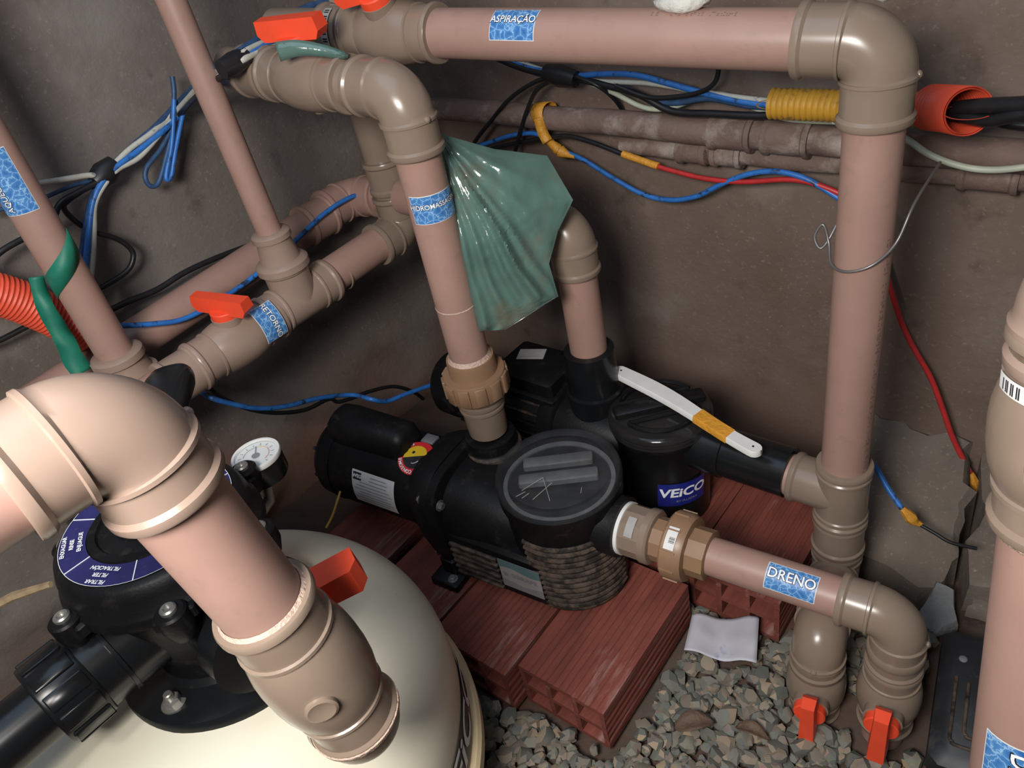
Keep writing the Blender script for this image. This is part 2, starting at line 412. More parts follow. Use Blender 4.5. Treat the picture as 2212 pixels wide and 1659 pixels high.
def ball_valve(par, c, d, up, r, hdir, m=None, L=0.066, hs=1.0):
    c = V(c); d = V(d).normalized(); up = V(up); up = (up - d * up.dot(d)).normalized(); rs = sock(r); e = LIPR
    k = L * 0.55
    half = [(L, rs - 0.004), (L, rs + e * 0.6), (L - 0.002, rs + e), (L - 0.006, rs + e), (L - 0.009, rs), (k + 0.004, rs), (k + 0.003, rs + 0.002), (k, rs + 0.002), (k - 0.001, rs + 0.0005), (k * 0.8, rs + 0.003), (k * 0.5, rs + 0.0055), (k * 0.2, rs + 0.0065), (0, rs + 0.0065)]
    prof = [(-t, q) for t, q in half] + [(t, q) for t, q in reversed(half[:-1])]
    mb = MB().rev(c, d, prof, 44)
    mb.rev(c + up * rs * 0.5, up, [(0, 0.022), (rs * 0.5 + 0.012, 0.022), (rs * 0.5 + 0.013, 0.019)], 28)
    mb.rev(c - up * rs * 0.5, -up, [(0, 0.012), (rs * 0.5 + 0.0085, 0.012), (rs * 0.5 + 0.0095, 0.010), (rs * 0.5 + 0.0085, 0.006)], 20)
    v = mb.build('ball_valve', m or FIT, par)
    h = V(hdir); h = (h - up * h.dot(up)).normalized(); w = up.cross(h).normalized(); o = c + up * (rs + 0.010)
    hb = MB().rev(o, up, [(0, 0.021 * hs), (0.012, 0.021 * hs), (0.0135, 0.0195 * hs)], 28)
    # tapered grip bar
    S = hs
    top = [(-0.046 * S, -0.008 * S), (0.046 * S, -0.010 * S), (0.046 * S, 0.010 * S), (-0.046 * S, 0.008 * S)]
    bot = [(-0.040 * S, -0.0095 * S), (0.042 * S, -0.012 * S), (0.042 * S, 0.012 * S), (-0.040 * S, 0.0095 * S)]
    mid = [(-0.048 * S, -0.009 * S), (0.048 * S, -0.0115 * S), (0.048 * S, 0.0115 * S), (-0.048 * S, 0.009 * S)]
    vs = []
    for poly, z in ((bot, 0.009), (mid, 0.018), (top, 0.034)):
        vs += [o + h * a + w * b + up * (z * S) for a, b in poly]
    fs = [(3, 2, 1, 0), (8, 9, 10, 11)] + [(r * 4 + k, r * 4 + (k + 1) % 4, r * 4 + 4 + (k + 1) % 4, r * 4 + 4 + k) for r in range(2) for k in range(4)]
    hb.add(vs, fs)
    hb.build('handle', RED, v, label='red-orange lever handle', smooth=30)
    return v
def nut(mb, p0, d, r, L, n=10, pad=0.003, wfrac=0.55):
    p0 = V(p0); d = V(d).normalized()
    mb.rev(p0, d, [(0, r - 0.003), (0, r - 0.001), (0.002, r), (L - 0.002, r), (L, r - 0.001), (L, r - 0.003)], 44)
    x, y = perp(d)
    for k in range(n):
        a = 2 * PI * (k + 0.3) / n; rad = x * math.cos(a) + y * math.sin(a); tan = d.cross(rad)
        w = r * math.sin(PI / n) * wfrac
        mb.box(p0 + d * (L * 0.5) + rad * (r - 0.001), d * (L * 0.42), tan * w, rad * (pad + 0.001), 0.0008)
    return mb

# ---- text and stickers
_tc = {}
def text2d(s, size, bold=0.0, sx=1.0, shear=0.0):
    key = (s, size, bold, sx, shear)
    if key in _tc: return _tc[key]
    cu = bpy.data.curves.new('lettering_curve', 'FONT'); cu.body = s; cu.size = size; cu.align_x = 'CENTER'; cu.align_y = 'CENTER'
    cu.offset = bold; cu.resolution_u = 3; cu.shear = shear
    o = bpy.data.objects.new('lettering_tmp', cu); C.objects.link(o)
    dg = bpy.context.evaluated_depsgraph_get(); dg.update()
    me = bpy.data.meshes.new_from_object(o.evaluated_get(dg))
    vs = [(v.co.x * sx, v.co.y) for v in me.vertices]; fs = [tuple(p.vertices) for p in me.polygons]
    bpy.data.objects.remove(o); bpy.data.curves.remove(cu); bpy.data.meshes.remove(me)
    _tc[key] = (vs, fs)
    return vs, fs
def cyl_map(p0, ax, n, r, mode):
    p0 = V(p0); ax = V(ax).normalized(); n = V(n); n = (n - ax * n.dot(ax)).normalized()
    if mode == 'along':
        t = n.cross(ax)
        def f(x, y, off): a = y / r; return p0 + ax * x + (n * math.cos(a) + t * math.sin(a)) * (r + off)
    else:
        t = ax.cross(n)
        def f(x, y, off): a = x / r; return p0 + ax * y + (n * math.cos(a) + t * math.sin(a)) * (r + off)
    return f
def flat_map(o, ux, uy):
    o = V(o); ux = V(ux).normalized(); uy = V(uy); uy = (uy - ux * uy.dot(ux)).normalized(); n = ux.cross(uy)
    return lambda x, y, off: o + ux * x + uy * y + n * off
def patch(f, w, h, off, nx=18, ny=10, cx=0, cy=0):
    vs = [f(cx - w / 2 + w * i / nx, cy - h / 2 + h * j / ny, off) for j in range(ny + 1) for i in range(nx + 1)]
    fs = [(j * (nx + 1) + i, j * (nx + 1) + i + 1, (j + 1) * (nx + 1) + i + 1, (j + 1) * (nx + 1) + i) for j in range(ny) for i in range(nx)]
    return MB().add(vs, fs)
def lettering(par, f, s, size, off, m, bold=0.0, sx=1.0, cx=0, cy=0, rot=0.0, shear=0.0, name='lettering'):
    vs, fs = text2d(s, size, bold, sx, shear); c, q = math.cos(rot), math.sin(rot)
    return MB().add([f(cx + x * c - y * q, cy + x * q + y * c, off) for x, y in vs], fs).build(name, m, par, smooth=0)
def water_sticker(par, f, w, h, s, size, sx=1.0, cy=0.004):
    st = patch(f, w, h, 0.0004).build('sticker', PAPERW, par, label='blue water-pattern sticker reading ' + s)
    patch(f, w - 0.002, h - 0.002, 0.0008).build('print', WATER, st)
    lettering(st, f, s, size, 0.0011, INK, bold=size * 0.055, sx=sx, cy=cy, name='letter_outline')
    lettering(st, f, s, size, 0.0015, WINK, bold=size * 0.012, sx=sx, cy=cy)
    return st

# ------------------------------------------------------------------ the setting
def sheet(o, ux, uy, nx, ny, fn):
    o = V(o); ux = V(ux); uy = V(uy)
    vs = [o + ux * (i / nx) + uy * (j / ny) + V(fn(o + ux * (i / nx) + uy * (j / ny))) for j in range(ny + 1) for i in range(nx + 1)]
    fs = [(j * (nx + 1) + i, j * (nx + 1) + i + 1, (j + 1) * (nx + 1) + i + 1, (j + 1) * (nx + 1) + i) for j in range(ny) for i in range(nx)]
    return MB().add(vs, fs)
def setting(mb, name, m):
    o = mb.build(name, m); o['kind'] = 'structure'; return o
XL, YB = -1.27, 1.08
def rough_back(p):
    k = noise.noise(p * 3.0) * 0.006 + noise.noise(p * 14.0) * 0.0025
    low = max(0.0, 1 - p.z / 0.16)
    k -= low * (0.02 + 0.035 * max(0, noise.noise(V((p.x * 6, 3.1, p.z * 10)))))
    return (0, k, 0)
def rough_left(p):
    k = noise.noise(p * 3.0 + V((9, 0, 0))) * 0.006 + noise.noise(p * 14.0) * 0.0025
    low = max(0.0, 1 - p.z / 0.30)
    k += low * (0.02 + 0.05 * max(0, noise.noise(V((7.7, p.y * 5, p.z * 8)))))
    return (k, 0, 0)
setting(sheet((XL - 0.1, YB, -0.05), (2.6, 0, 0), (0, 0, 1.75), 150, 110, rough_back), 'wall_back', WALLB)
setting(sheet((XL, -1.4, -0.05), (0, 2.5, 0), (0, 0, 1.75), 150, 110, rough_left), 'wall_left', WALLL)
setting(sheet((XL - 0.1, -1.4, 0), (2.6, 0, 0), (0, 2.6, 0), 170, 170,
              lambda p: (0, 0, -0.012 + 0.010 * noise.noise(p * 5) + 0.006 * noise.noise(p * 19))), 'floor', SOIL)
# broken cement footing below the back wall
fo = []
def ragged(poly, amp, n=7):
    out = []
    for i in range(len(poly)):
        a = V((*poly[i], 0)); b = V((*poly[(i + 1) % len(poly)], 0))
        for k in range(n):
            p = a.lerp(b, k / n); q = noise.noise_vector(p * 31.0) * amp
            out.append((p.x + q.x, p.y + q.y))
    return out
def slab(poly, z0, z1, top_shift, amp):
    rg = ragged(poly, amp); n = len(rg)
    cx = sum(p[0] for p in rg) / n; cy = sum(p[1] for p in rg) / n
    vs = [(x, y, z0) for x, y in rg]
    vs += [(cx + (x - cx) * 0.97, cy + (y - cy) * 0.97, z1 * 0.8 + 0.008 * noise.noise(V((x * 20, y * 20, 1))) + top_shift(x, y)) for x, y in rg]
    vs += [(cx + (x - cx) * 0.86, cy + (y - cy) * 0.86, z1 + 0.006 * noise.noise(V((x * 20, y * 20, 5))) + top_shift(x, y)) for x, y in rg]
    vs.append((cx, cy, z1 + top_shift(cx, cy)))
    fs = []
    for r in range(2):
        for k in range(n):
            k2 = (k + 1) % n; fs.append((r * n + k, r * n + k2, r * n + n + k2, r * n + n + k))
    for k in range(n): fs.append((2 * n + k, 2 * n + (k + 1) % n, 3 * n))
    return MB().add(vs, fs)
o = slab([(-0.30, 0.86), (-0.11, 0.83), (-0.10, 0.93), (-0.14, 1.08), (-0.34, 1.08)], -0.03, 0.045, lambda x, y: max(0, (y - 0.84)) * 0.34, 0.03).build('trim_1', FOOT); o['kind'] = 'structure'
o = slab([(-0.085, 0.87), (0.12, 0.84), (0.20, 1.08), (-0.12, 1.08)], -0.03, 0.05, lambda x, y: max(0, (y - 0.86)) * 0.30, 0.03).build('trim_2', FOOT); o['kind'] = 'structure'

# ------------------------------------------------------------------ sand filter tank
TC = V((-0.692, 0.078, 0))
tank = thing('sand_filter_tank', 'cream rounded sand filter tank standing on the gravel', 'filter tank', TC)
prof = [(0.0, 0.20), (0.02, 0.235), (0.06, 0.262), (0.128, 0.270)]
dome = [(0.228 + 0.172 * math.sin(t * PI / 80) ** (2 / 2.28), 0.272 * max(0, math.cos(t * PI / 80)) ** (2 / 2.28)) for t in range(0, 40)]
MB().rev(TC, (0, 0, 1), prof, 96).build('tank_base', TANK, tank)
MB().rev(TC, (0, 0, 1), [(0.150, 0.271)] + dome + [(0.40, 0.004)], 96).build('tank_dome', TANK, tank)
MB().rev(TC, (0, 0, 1), [(0.122, 0.268), (0.124, 0.279), (0.128, 0.283), (0.146, 0.283), (0.151, 0.279), (0.153, 0.268)], 96).build('seam_flange', SEAM, tank)
fm = cyl_map(TC + V((0, 0, 0.188)), (0, 0, 1), (math.cos(0.61), math.sin(0.61), 0), 0.2726, 'around')
lb = patch(fm, 0.26, 0.052, 0.0008, 40, 2).build('brand_label', BLKLAB, tank, label='black band label reading VEiCO')
lettering(lb, fm, 'VEiCO', 0.058, 0.0016, WINK, bold=0.0011, sx=1.25, shear=0.15)

# ------------------------------------------------------------------ multiport valve on the tank
MC = V((-0.664, 0.122, 0))
mp = thing('multiport_valve', 'black multiport valve with navy dial bolted on the cream tank', 'valve', (MC.x, MC.y, 0.385))
MB().rev(MC, (0, 0, 1), [(0.372, 0.112), (0.392, 0.112), (0.399, 0.108), (0.401, 0.100), (0.404, 0.072), (0.41, 0.066)], 72).build('flange', BLACKC, mp)
for k in range(6):
    a = math.radians(-66 + 60 * k); p = MC + V((0.087 * math.cos(a), 0.087 * math.sin(a), 0.401))
    mb = MB().rev(p, (0, 0, 1), [(0, 0.0125), (0.002, 0.0125), (0.002, 0.0095)], 24)
    mb.rev(p, (0, 0, 1), [(0.002, 0.0085), (0.0085, 0.0085), (0.010, 0.0075)], 6)
    mb.rev(p, (0, 0, 1), [(0.009, 0.0045), (0.016, 0.0045), (0.017, 0.0035)], 14).build('bolt', STEEL, mp, smooth=25)
MB().rev(MC, (0, 0, 1), [(0.40, 0.066), (0.43, 0.064), (0.46, 0.074), (0.49, 0.080), (0.515, 0.083), (0.525, 0.092), (0.532, 0.092)], 64).build('body', BLACK, mp)
mb = MB().rev(MC, (0, 0, 1), [(0.530, 0.094), (0.531, 0.099), (0.540, 0.099), (0.543, 0.098), (0.546, 0.095), (0.560, 0.093), (0.570, 0.089), (0.574, 0.084), (0.575, 0.010)], 72)
for k in range(6):
    a = math.radians(-85 + 60 * k); p = MC + V((0.104 * math.cos(a), 0.104 * math.sin(a), 0)); rr = V((math.cos(a), math.sin(a), 0)); tt = V((-rr.y, rr.x, 0))
    mb.rev(p, (0, 0, 1), [(0.515, 0.010), (0.53, 0.0145), (0.546, 0.0145), (0.548, 0.0125)], 24)
    mb.box(MC + rr * 0.093 + V((0, 0, 0.535)), rr * 0.012, tt * 0.019, (0, 0, 0.007), 0.002)
head = mb.build('head', BLACK, mp)
for k in range(6):
    a = math.radians(-85 + 60 * k); p = MC + V((0.104 * math.cos(a), 0.104 * math.sin(a), 0.548))
    MB().rev(p, (0, 0, 1), [(-0.002, 0.0075), (0.003, 0.0075), (0.0045, 0.006), (0.0045, 0.0038), (0.002, 0.0035)], 20).build('screw', STEEL, head)
# dial ring
def annulus(c, z, r0, r1, a0=0.0, a1=2 * PI, n=72, dz=0.0):
    vs = []; fs = []
    for i in range(n + 1):
        a = a0 + (a1 - a0) * i / n
        vs += [(c.x + r0 * math.cos(a), c.y + r0 * math.sin(a), z), (c.x + r1 * math.cos(a), c.y + r1 * math.sin(a), z)]
        if i: fs.append((2 * i - 2, 2 * i - 1, 2 * i + 1, 2 * i))
    return MB().add(vs, fs)
dial = annulus(MC, 0.5755, 0.057, 0.0815).build('dial_ring', NAVY, mp, label='navy dial ring with white words')
MB().add(annulus(MC, 0.5760, 0.0814, 0.0819).v, annulus(MC, 0.5760, 0.0814, 0.0819).f).build('dial_edge', WINK, dial)
mbl = MB()
for k in range(6):
    a = math.radians(-148 + 55.5 * k); d = V((math.cos(a), math.sin(a), 0)); t = V((-d.y, d.x, 0))
    mbl.box(MC + d * 0.0693 + V((0, 0, 0.5759)), d * 0.0122, t * 0.0005, (0, 0, 0.0002))
    mbl.build('dial_line', WINK, dial); mbl = MB()
def dialtext(words, adeg, size):
    a = math.radians(adeg); d = V((math.cos(a), math.sin(a), 0)); t = V((d.y, -d.x, 0))
    f = flat_map(MC + d * 0.0693 + V((0, 0, 0.5758)), t, d)
    for i, w in enumerate(words): lettering(dial, f, w, size, 0.0004, WINK, bold=size * 0.03, cy=(len(words) / 2 - 0.5 - i) * size * 1.35, name='dial_word', shear=0.15)
dialtext(['FILTRAR', 'FILTER', 'FILTRACIÓN'], -64, 0.0056)
dialtext(['ENXAGUAR', 'RINSE', 'ENJUAGUE'], -120, 0.0056)
MB().rev(MC, (0, 0, 1), [(0.5745, 0.0565), (0.577, 0.0555), (0.577, 0.048), (0.574, 0.046), (0.574, 0.030), (0.590, 0.026), (0.604, 0.024), (0.606, 0.018)], 48).build('hub', BLACK, mp)
HD = (V((-0.787, 0.239, 0)) - V((MC.x, MC.y, 0))).normalized(); HT = V((-HD.y, HD.x, 0))
pts = []; 
mb = MB()
stn = [(-0.02, 0.0115, 0.010, 0.592), (0.03, 0.015, 0.012, 0.597), (0.07, 0.019, 0.014, 0.603), (0.11, 0.023, 0.0155, 0.609), (0.145, 0.0265, 0.016, 0.614), (0.168, 0.0268, 0.0155, 0.616), (0.182, 0.0235, 0.0135, 0.617), (0.190, 0.0175, 0.010, 0.617), (0.1945, 0.010, 0.006, 0.617), (0.196, 0.003, 0.003, 0.617)]
vs = []; ns = 24
for s_, w_, h_, z_ in stn:
    for k in range(ns):
        a = 2 * PI * k / ns; ca, sa = math.cos(a), math.sin(a)
        vs.append(MC + HD * s_ + HT * (w_ * math.copysign(abs(ca) ** 0.7, ca)) + V((0, 0, z_ + h_ * math.copysign(abs(sa) ** 0.7, sa))))
fs = [(i * ns + k, i * ns + (k + 1) % ns, (i + 1) * ns + (k + 1) % ns, (i + 1) * ns + k) for i in range(len(stn) - 1) for k in range(ns)]
fs += [tuple(reversed(range(ns))), tuple((len(stn) - 1) * ns + k for k in range(ns))]
mb.add(vs, fs).build('lever_handle', BLACKC, mp)
# ports
pc = V((MC.x + 0.006, MC.y, 0.478))
MB().rev(pc, (0, -1, 0), [(0.0, 0.047), (0.075, 0.042), (0.090, 0.042), (0.0905, 0.044), (0.094, 0.044), (0.0945, 0.041), (0.12, 0.041)], 44).build('port', BLACKC, mp)
nut(MB(), pc + V((0, -0.116, 0)), (0, -1, 0), 0.0435, 0.042, 12, 0.002, 0.7).build('union_nut', BLACKC, mp)
MB().rev(pc, (0, -1, 0), [(0.15, 0.033), (0.158, 0.033), (0.159, 0.030), (0.5, 0.030)], 40).build('outlet_pipe', BLACKC, mp)
MB().rev(V((MC.x, MC.y, 0.475)), (1, -0.03, 0), [(0, 0.044), (0.08, 0.040), (0.10, 0.040), (0.101, 0.047), (0.13, 0.047), (0.131, 0.036)], 40).build('port', BLACKC, mp)
MB().rev(V((MC.x, MC.y, 0.475)), (-1, 0, 0), [(0, 0.044), (0.08, 0.040), (0.12, 0.040), (0.121, 0.047), (0.16, 0.047), (0.161, 0.033), (0.24, 0.033)], 40).build('port', BLACKC, mp)
# pressure gauge
G = V((-0.692, 0.252, 0))
gz = 0.508
ga = thing('pressure_gauge', 'round black pressure gauge with white face beside the multiport valve', 'gauge', (G.x, G.y, gz))
MB().rev(G, (0, 0, 1), [(gz, 0.020), (gz, 0.0255), (gz + 0.003, 0.0268), (gz + 0.027, 0.0268), (gz + 0.027, 0.022)], 48).build('case', BLACKC, ga)
MB().rev(G, (0, 0, 1), [(gz + 0.026, 0.0270), (gz + 0.030, 0.0276), (gz + 0.0315, 0.0268), (gz + 0.0315, 0.0240), (gz + 0.029, 0.0235)], 48, False).build('bezel', WHITE, ga)
dl = MB().rev(G, (0, 0, 1), [(gz + 0.0270, 0.0236), (gz + 0.0285, 0.0236)], 48).build('dial', SCREENW, ga)
a_ = 1.9
gx = RIGHT - V((0, 0, 1)) * RIGHT.z; gx.normalize(); gy = V((-gx.y, gx.x, 0))
fg = flat_map(G + V((0, 0, gz + 0.0287)), gx, gy)
mb = MB()
for k in range(11):
    a = math.radians(215 - 25 * k); mb.box(fg(0.0185 * math.cos(a), 0.0185 * math.sin(a), 0.0002), (gx * math.cos(a) + gy * math.sin(a)) * 0.0018, (gy * math.cos(a) - gx * math.sin(a)) * 0.0003, (0, 0, 0.0001))
mb.build('tick_marks', INK, dl)
for nm, m_, a0, a1 in (('scale_arc', TEALINK, 100, 190), ('scale_arc', YEL, 45, 100), ('scale_arc', REDINK, -30, 45)):
    pts_ = [fg(0.0145 * math.cos(math.radians(a0 + (a1 - a0) * i / 14)), 0.0145 * math.sin(math.radians(a0 + (a1 - a0) * i / 14)), 0.0003) for i in range(15)]
    MB().sweep(pts_, 0.00035, 5).build(nm, m_, dl)
mb = MB().box(fg(-0.002, 0.006, 0.0008), (gx * -0.25 + gy).normalized() * 0.009, (gx + gy * 0.25).normalized() * 0.0005, (0, 0, 0.0003))
mb.rev(fg(0, -0.001, 0.0003), (0, 0, 1), [(0, 0.0045), (0.0008, 0.0045)], 20).build('needle', INK, dl)
MB().rev(G, (0, 0, 1), [(gz + 0.0300, 0.0240), (gz + 0.0306, 0.0240)], 48).build('glass', GLASS, ga)
MB().sweep([G + V((0, 0, gz + 0.002)), G + V((0, -0.01, gz - 0.03)), V((-0.69, 0.17, 0.455))], [0.008, 0.008, 0.010], 16).build('stem', STEEL, ga)

# ------------------------------------------------------------------ foreground filter line (vertical pipe beside the tank)
F0 = V((-0.408, 0.094, 0.745)); fd = V((0.045, 0.100, -0.994)).normalized(); rF = 0.030
def FP(t): return F0 + fd * t
fl = thing('filter_pipe_line', 'large foreground brown pipe with elbow and valve rising beside the cream tank', 'pipe', FP(0.33))
fa = V((-0.03, -1, 0.0)).normalized()
elbow(fl, FP(-0.072), fa, fd, rF, L=0.060, R=0.028, m=FITP)
pipe(fl, FP(-0.072) + fa * 0.04, FP(-0.072) + fa * 0.60, rF)
pipe(fl, FP(-0.04), FP(0.15), rF)
ball_valve(fl, FP(0.183), fd, (-0.86, 0.50, 0), rF, (0.50, 0.86, 0.12), L=0.080, hs=1.12, m=FIT)
MB().rev(FP(0.100), fd, [(0.0, 0.0304), (0.003, 0.0325), (0.006, 0.0355), (0.0085, 0.0358)], 40, False).build('glue_bead', GLUE, fl)
MB().rev(FP(0.256), fd, [(0.0, 0.0350), (0.003, 0.0380), (0.007, 0.0375), (0.010, 0.0345)], 40, False).build('glue_bead', GLUE, fl)
elbow(fl, FP(0.288), -fd, (-1, 0.03, 0), rF, L=0.036, R=0.032, lips=(0, 1))

# ------------------------------------------------------------------ heater pipe and return line on the left
RX, RZ = -1.02, 0.497; rR = 0.030
rl = thing('return_pipe_line', 'brown return pipe along the left wall with valve and RETORNO sticker', 'pipe', (RX, 0.45, RZ - 0.04))
pipe(rl, (RX, 0.08, RZ - 0.012), (RX, 0.76, RZ + 0.008), rR)
tee(rl, (RX, 0.545, RZ), (0, 1, 0), (0, 0, 1), rR, L=0.068, Lb=0.062, m=FITP)
ball_valve(rl, (RX, 0.425, RZ - 0.003), (0, 1, 0), (0.10, 0.0, 1), rR, (0.95, 0.32, 0), L=0.075, m=FITP)
coupling(rl, (RX, 0.328, RZ - 0.005), (0, 1, 0), rR, 0.028, m=FITP)
MB().rev((RX, 0.635, RZ), (0, 1, 0), [(0, rR), (0.0005, rR + 0.0012), (0.003, rR + 0.0012), (0.0035, rR)], 40, False).build('seam_ring', FITP, rl)
elbow(rl, (RX, 0.79, RZ + 0.006), (0, -1, 0), (-0.02, 0, 1), rR, m=FIT)
pipe(rl, (RX - 0.001, 0.79, RZ + 0.05), (RX - 0.004, 0.79, 0.93), rR, m=FIT)
coupling(rl, (RX, 0.79, 0.605), (0, 0, 1), rR, 0.028)
f = cyl_map((RX, 0.470, RZ - 0.002), (0, 1, 0), (0.93, 0, 0.36), rR + 0.0118, 'around')
water_sticker(rl, f, 0.060, 0.038, 'RETORNO', 0.0125)
# thin vertical feed from the tee
tp = thing('thin_vertical_pipe', 'thin brown vertical pipe dropping into the tee of the return line', 'pipe', (RX, 0.545, 0.55))
mb = MB().rev((RX, 0.545, 0), (0, 0, 1), [(0.555, 0.0385), (0.556, 0.041), (0.566, 0.041), (0.570, 0.037), (0.572, 0.031), (0.600, 0.0265), (0.604, 0.0265), (0.606, 0.030), (0.614, 0.030), (0.617, 0.027), (0.618, 0.020)], 40)
mb.build('reducer', FITP, tp)
pipe(tp, (RX, 0.545, 0.60), (RX, 0.53, 1.5), 0.0190)
# heater pipe
HX, HY = -1.10, 0.287
hp = thing('heater_pipe', 'leaning-looking brown heater pipe at the far left with blue AQUECI sticker', 'pipe', (HX, HY, 0.46))
pipe(hp, (HX, HY, 0.53), (HX, HY, 1.5), 0.0255)
mb = MB().rev((HX, HY, 0), (0, 0, 1), [(0.44, 0.030), (0.470, 0.036), (0.485, 0.040), (0.488, 0.044), (0.500, 0.044), (0.503, 0.038), (0.520, 0.033), (0.524, 0.033), (0.526, 0.0375), (0.536, 0.0375), (0.539, 0.034), (0.540, 0.027)], 40)
mb.build('reducer', FITP, hp)
elbow(hp, (HX, HY, 0.448), (0, 0, 1), (1, 0, 0.25), 0.028, L=0.055, R=0.030, m=FITP)
f = cyl_map((HX, HY, 0.803), (0, 0, 1), (0.74, -0.67, 0), 0.0255, 'along')
water_sticker(hp, f, 0.080, 0.046, 'AQUECIMENTO', 0.0105, sx=0.95, cy=0.007)
# pipe in the shade along the left wall
dp = thing('wall_pipe', 'shadowed brown pipe running low along the left wall behind the return line', 'pipe', (-1.2, 0.6, 0.45))
pipe(dp, (-1.195, -0.2, 0.465), (-1.195, 0.76, 0.522), 0.032)
coupling(dp, (-1.195, 0.735, 0.521), (0, 1, 0), 0.032, 0.03, m=PIPE)
elbow(dp, (-1.195, 0.83, 0.528), (0, -1, 0), (1, 0.15, 0.03), 0.032, m=PIPE)
pipe(dp, (-1.13, 0.84, 0.531), (-0.90, 0.875, 0.54), 0.032)

# ------------------------------------------------------------------ hydromassage discharge line
H0 = V((-0.700, 0.595, 0.815)); H1 = V((-0.712, 0.600, 0.300)); hd = (H1 - H0).normalized(); rH = 0.0285
hl = thing('hydromassage_pipe_line', 'brown pipe with HIDROMASSAGEM sticker rising from the front pump', 'pipe', H1)
arm = V((-1, 0.035, 0.055)).normalized()
elbow(hl, H0, arm, hd, rH, L=0.072, R=0.030, m=FIT)
pipe(hl, H0 + hd * 0.06, H0 + hd * 0.40, rH)
pipe(hl, H0 + arm * 0.05, H0 + arm * 0.36, rH, m=FIT)
ball_valve(hl, H0 + arm * 0.172, arm, (0.05, -0.12, 1), rH, (0.95, 0.25, 0), L=0.082)
coupling(hl, H0 + arm * 0.285, arm, rH, 0.030)
f = cyl_map(H0 + hd * 0.135, -hd, (0.80, -0.42, 0), rH, 'around')
water_sticker(hl, f, 0.066, 0.037, 'HIDROMASSAGEM', 0.0088, sx=0.92)
# union down to the pump
u0 = H0 + hd * 0.375
mb = MB().rev(u0, hd, [(0.0, 0.0295), (0.0, 0.0345), (0.004, 0.0355), (0.030, 0.0355), (0.03, 0.042)], 40)
nut(mb, u0 + hd * 0.026, hd, 0.0465, 0.036, 12, 0.0025, 0.7)
mb.rev(u0, hd, [(0.060, 0.038), (0.068, 0.034)], 40)
mb.build('union', UNION, hl)
MB().rev(u0, hd, [(0.060, 0.0345), (0.074, 0.0345), (0.075, 0.0365), (0.080, 0.0365), (0.081, 0.0335), (0.086, 0.033), (0.087, 0.035), (0.091, 0.035), (0.092, 0.032), (0.125, 0.031), (0.14, 0.030)], 40).build('threaded_adapter', FIT, hl)
MB().rev(u0, hd, [(-0.006, 0.0287), (-0.001, 0.0315), (0.002, 0.0335)], 40, False).build('glue_bead', GLUE, hl)
MB().rev(H0 + hd * 0.285, hd, [(0, rH), (0.0005, rH + 0.0006), (0.0015, rH + 0.0006), (0.002, rH)], 40, False).build('scratch_ring', GLUE, hl)

# ------------------------------------------------------------------ suction line (horizontal, elbow, vertical, tee)
A = V((-0.236, 0.773, 0)); rA = 0.0288; za = 0.812
sl = thing('suction_pipe_line', 'long brown suction pipe with ASPIRAÇÃO sticker, elbow and tall vertical drop', 'pipe', (A.x, A.y, 0.03))
ad = (V((-0.748, 0.713, 0.846)) - V((A.x, A.y, za))).normalized()
AE = V((A.x, A.y, za))
elbow(sl, AE, ad, (0, 0, -1), rA, L=0.074, R=0.030)
pipe(sl, AE + ad * 0.07, AE + ad * 0.52, rA)
pipe(sl, AE - V((0, 0, 0.07)), V((A.x, A.y, 0.26)), rA)
ball_valve(sl, AE + ad * 0.583, ad, (0.10, -0.38, 0.92), rA, (-0.9, -0.45, 0), L=0.075)
coupling(sl, AE + ad * 0.675, ad, rA, 0.025)
pipe(sl, AE + ad * 0.64, AE + ad * 0.80, rA, m=FIT)
f = cyl_map(AE + ad * 0.672, -ad, (0.45, -0.75, 0.35), rA + 0.0065, 'around')
sb = patch(f, 0.05, 0.012, 0.0005).build('barcode_label', GREYPL, sl, label='small grey barcode label')
mb = MB()
for k in range(14):
    if k % 3 != 2:
        q = patch(f, 0.0016, 0.008, 0.001, 1, 1, cx=-0.021 + k * 0.003); mb.add(q.v, q.f)
mb.build('barcode_bars', INK, sb)
f = cyl_map(AE + ad * 0.385, -ad, (0.42, -0.72, 0.62), rA, 'along')
water_sticker(sl, f, 0.060, 0.037, 'ASPIRAÇÃO', 0.0112)
def print_marks(par, p0, ax, n, r, L_, seed):
    fm_ = cyl_map(p0, ax, n, r, 'along'); rq = random.Random(seed); x = -L_ / 2; mb = MB()
    while x < L_ / 2:
        w = rq.uniform(0.001, 0.004)
        for yy in (-0.0022, 0.0, 0.0022):
            if rq.random() < 0.6:
                q = patch(fm_, w, 0.0007, 0.0003, 1, 1, cx=x, cy=yy); mb.add(q.v, q.f)
        x += w + rq.uniform(0.0006, 0.003)
    mb.build('printed_marks', PRINTB, par)
print_marks(sl, V((A.x, A.y, 0.45)), (0, 0, -1), (0.90, -0.30, 0), rA, 0.34, 3)
print_marks(sl, AE + ad * 0.175, -ad, (0.35, -0.40, 0.95), rA, 0.09, 4)
tz = 0.236
tee(sl, V((A.x, A.y, tz)), (0, 0, 1), (-1, -0.02, 0), rA, L=0.052, Lb=0.066)
coupling(sl, V((A.x, A.y, 0.158)), (0, 0, 1), rA, 0.029)
pipe(sl, V((A.x, A.y, 0.20)), V((A.x, A.y, 0.07)), rA - 0.002, m=FIT)
V1 = V((-0.198, 0.607, 0)); e1 = V((V1.x, V1.y, 0.140)); e0 = V((A.x, A.y, 0.078)); dd = (e1 - e0).normalized()
elbow(sl, e0, (0, 0, 1), dd, rA - 0.001, L=0.050, R=0.030)
pipe(sl, e0 + dd * 0.03, e1 - dd * 0.03, rA - 0.001)
elbow(sl, e1, -dd, (0, 0, -1), rA - 0.001, L=0.058, R=0.030)
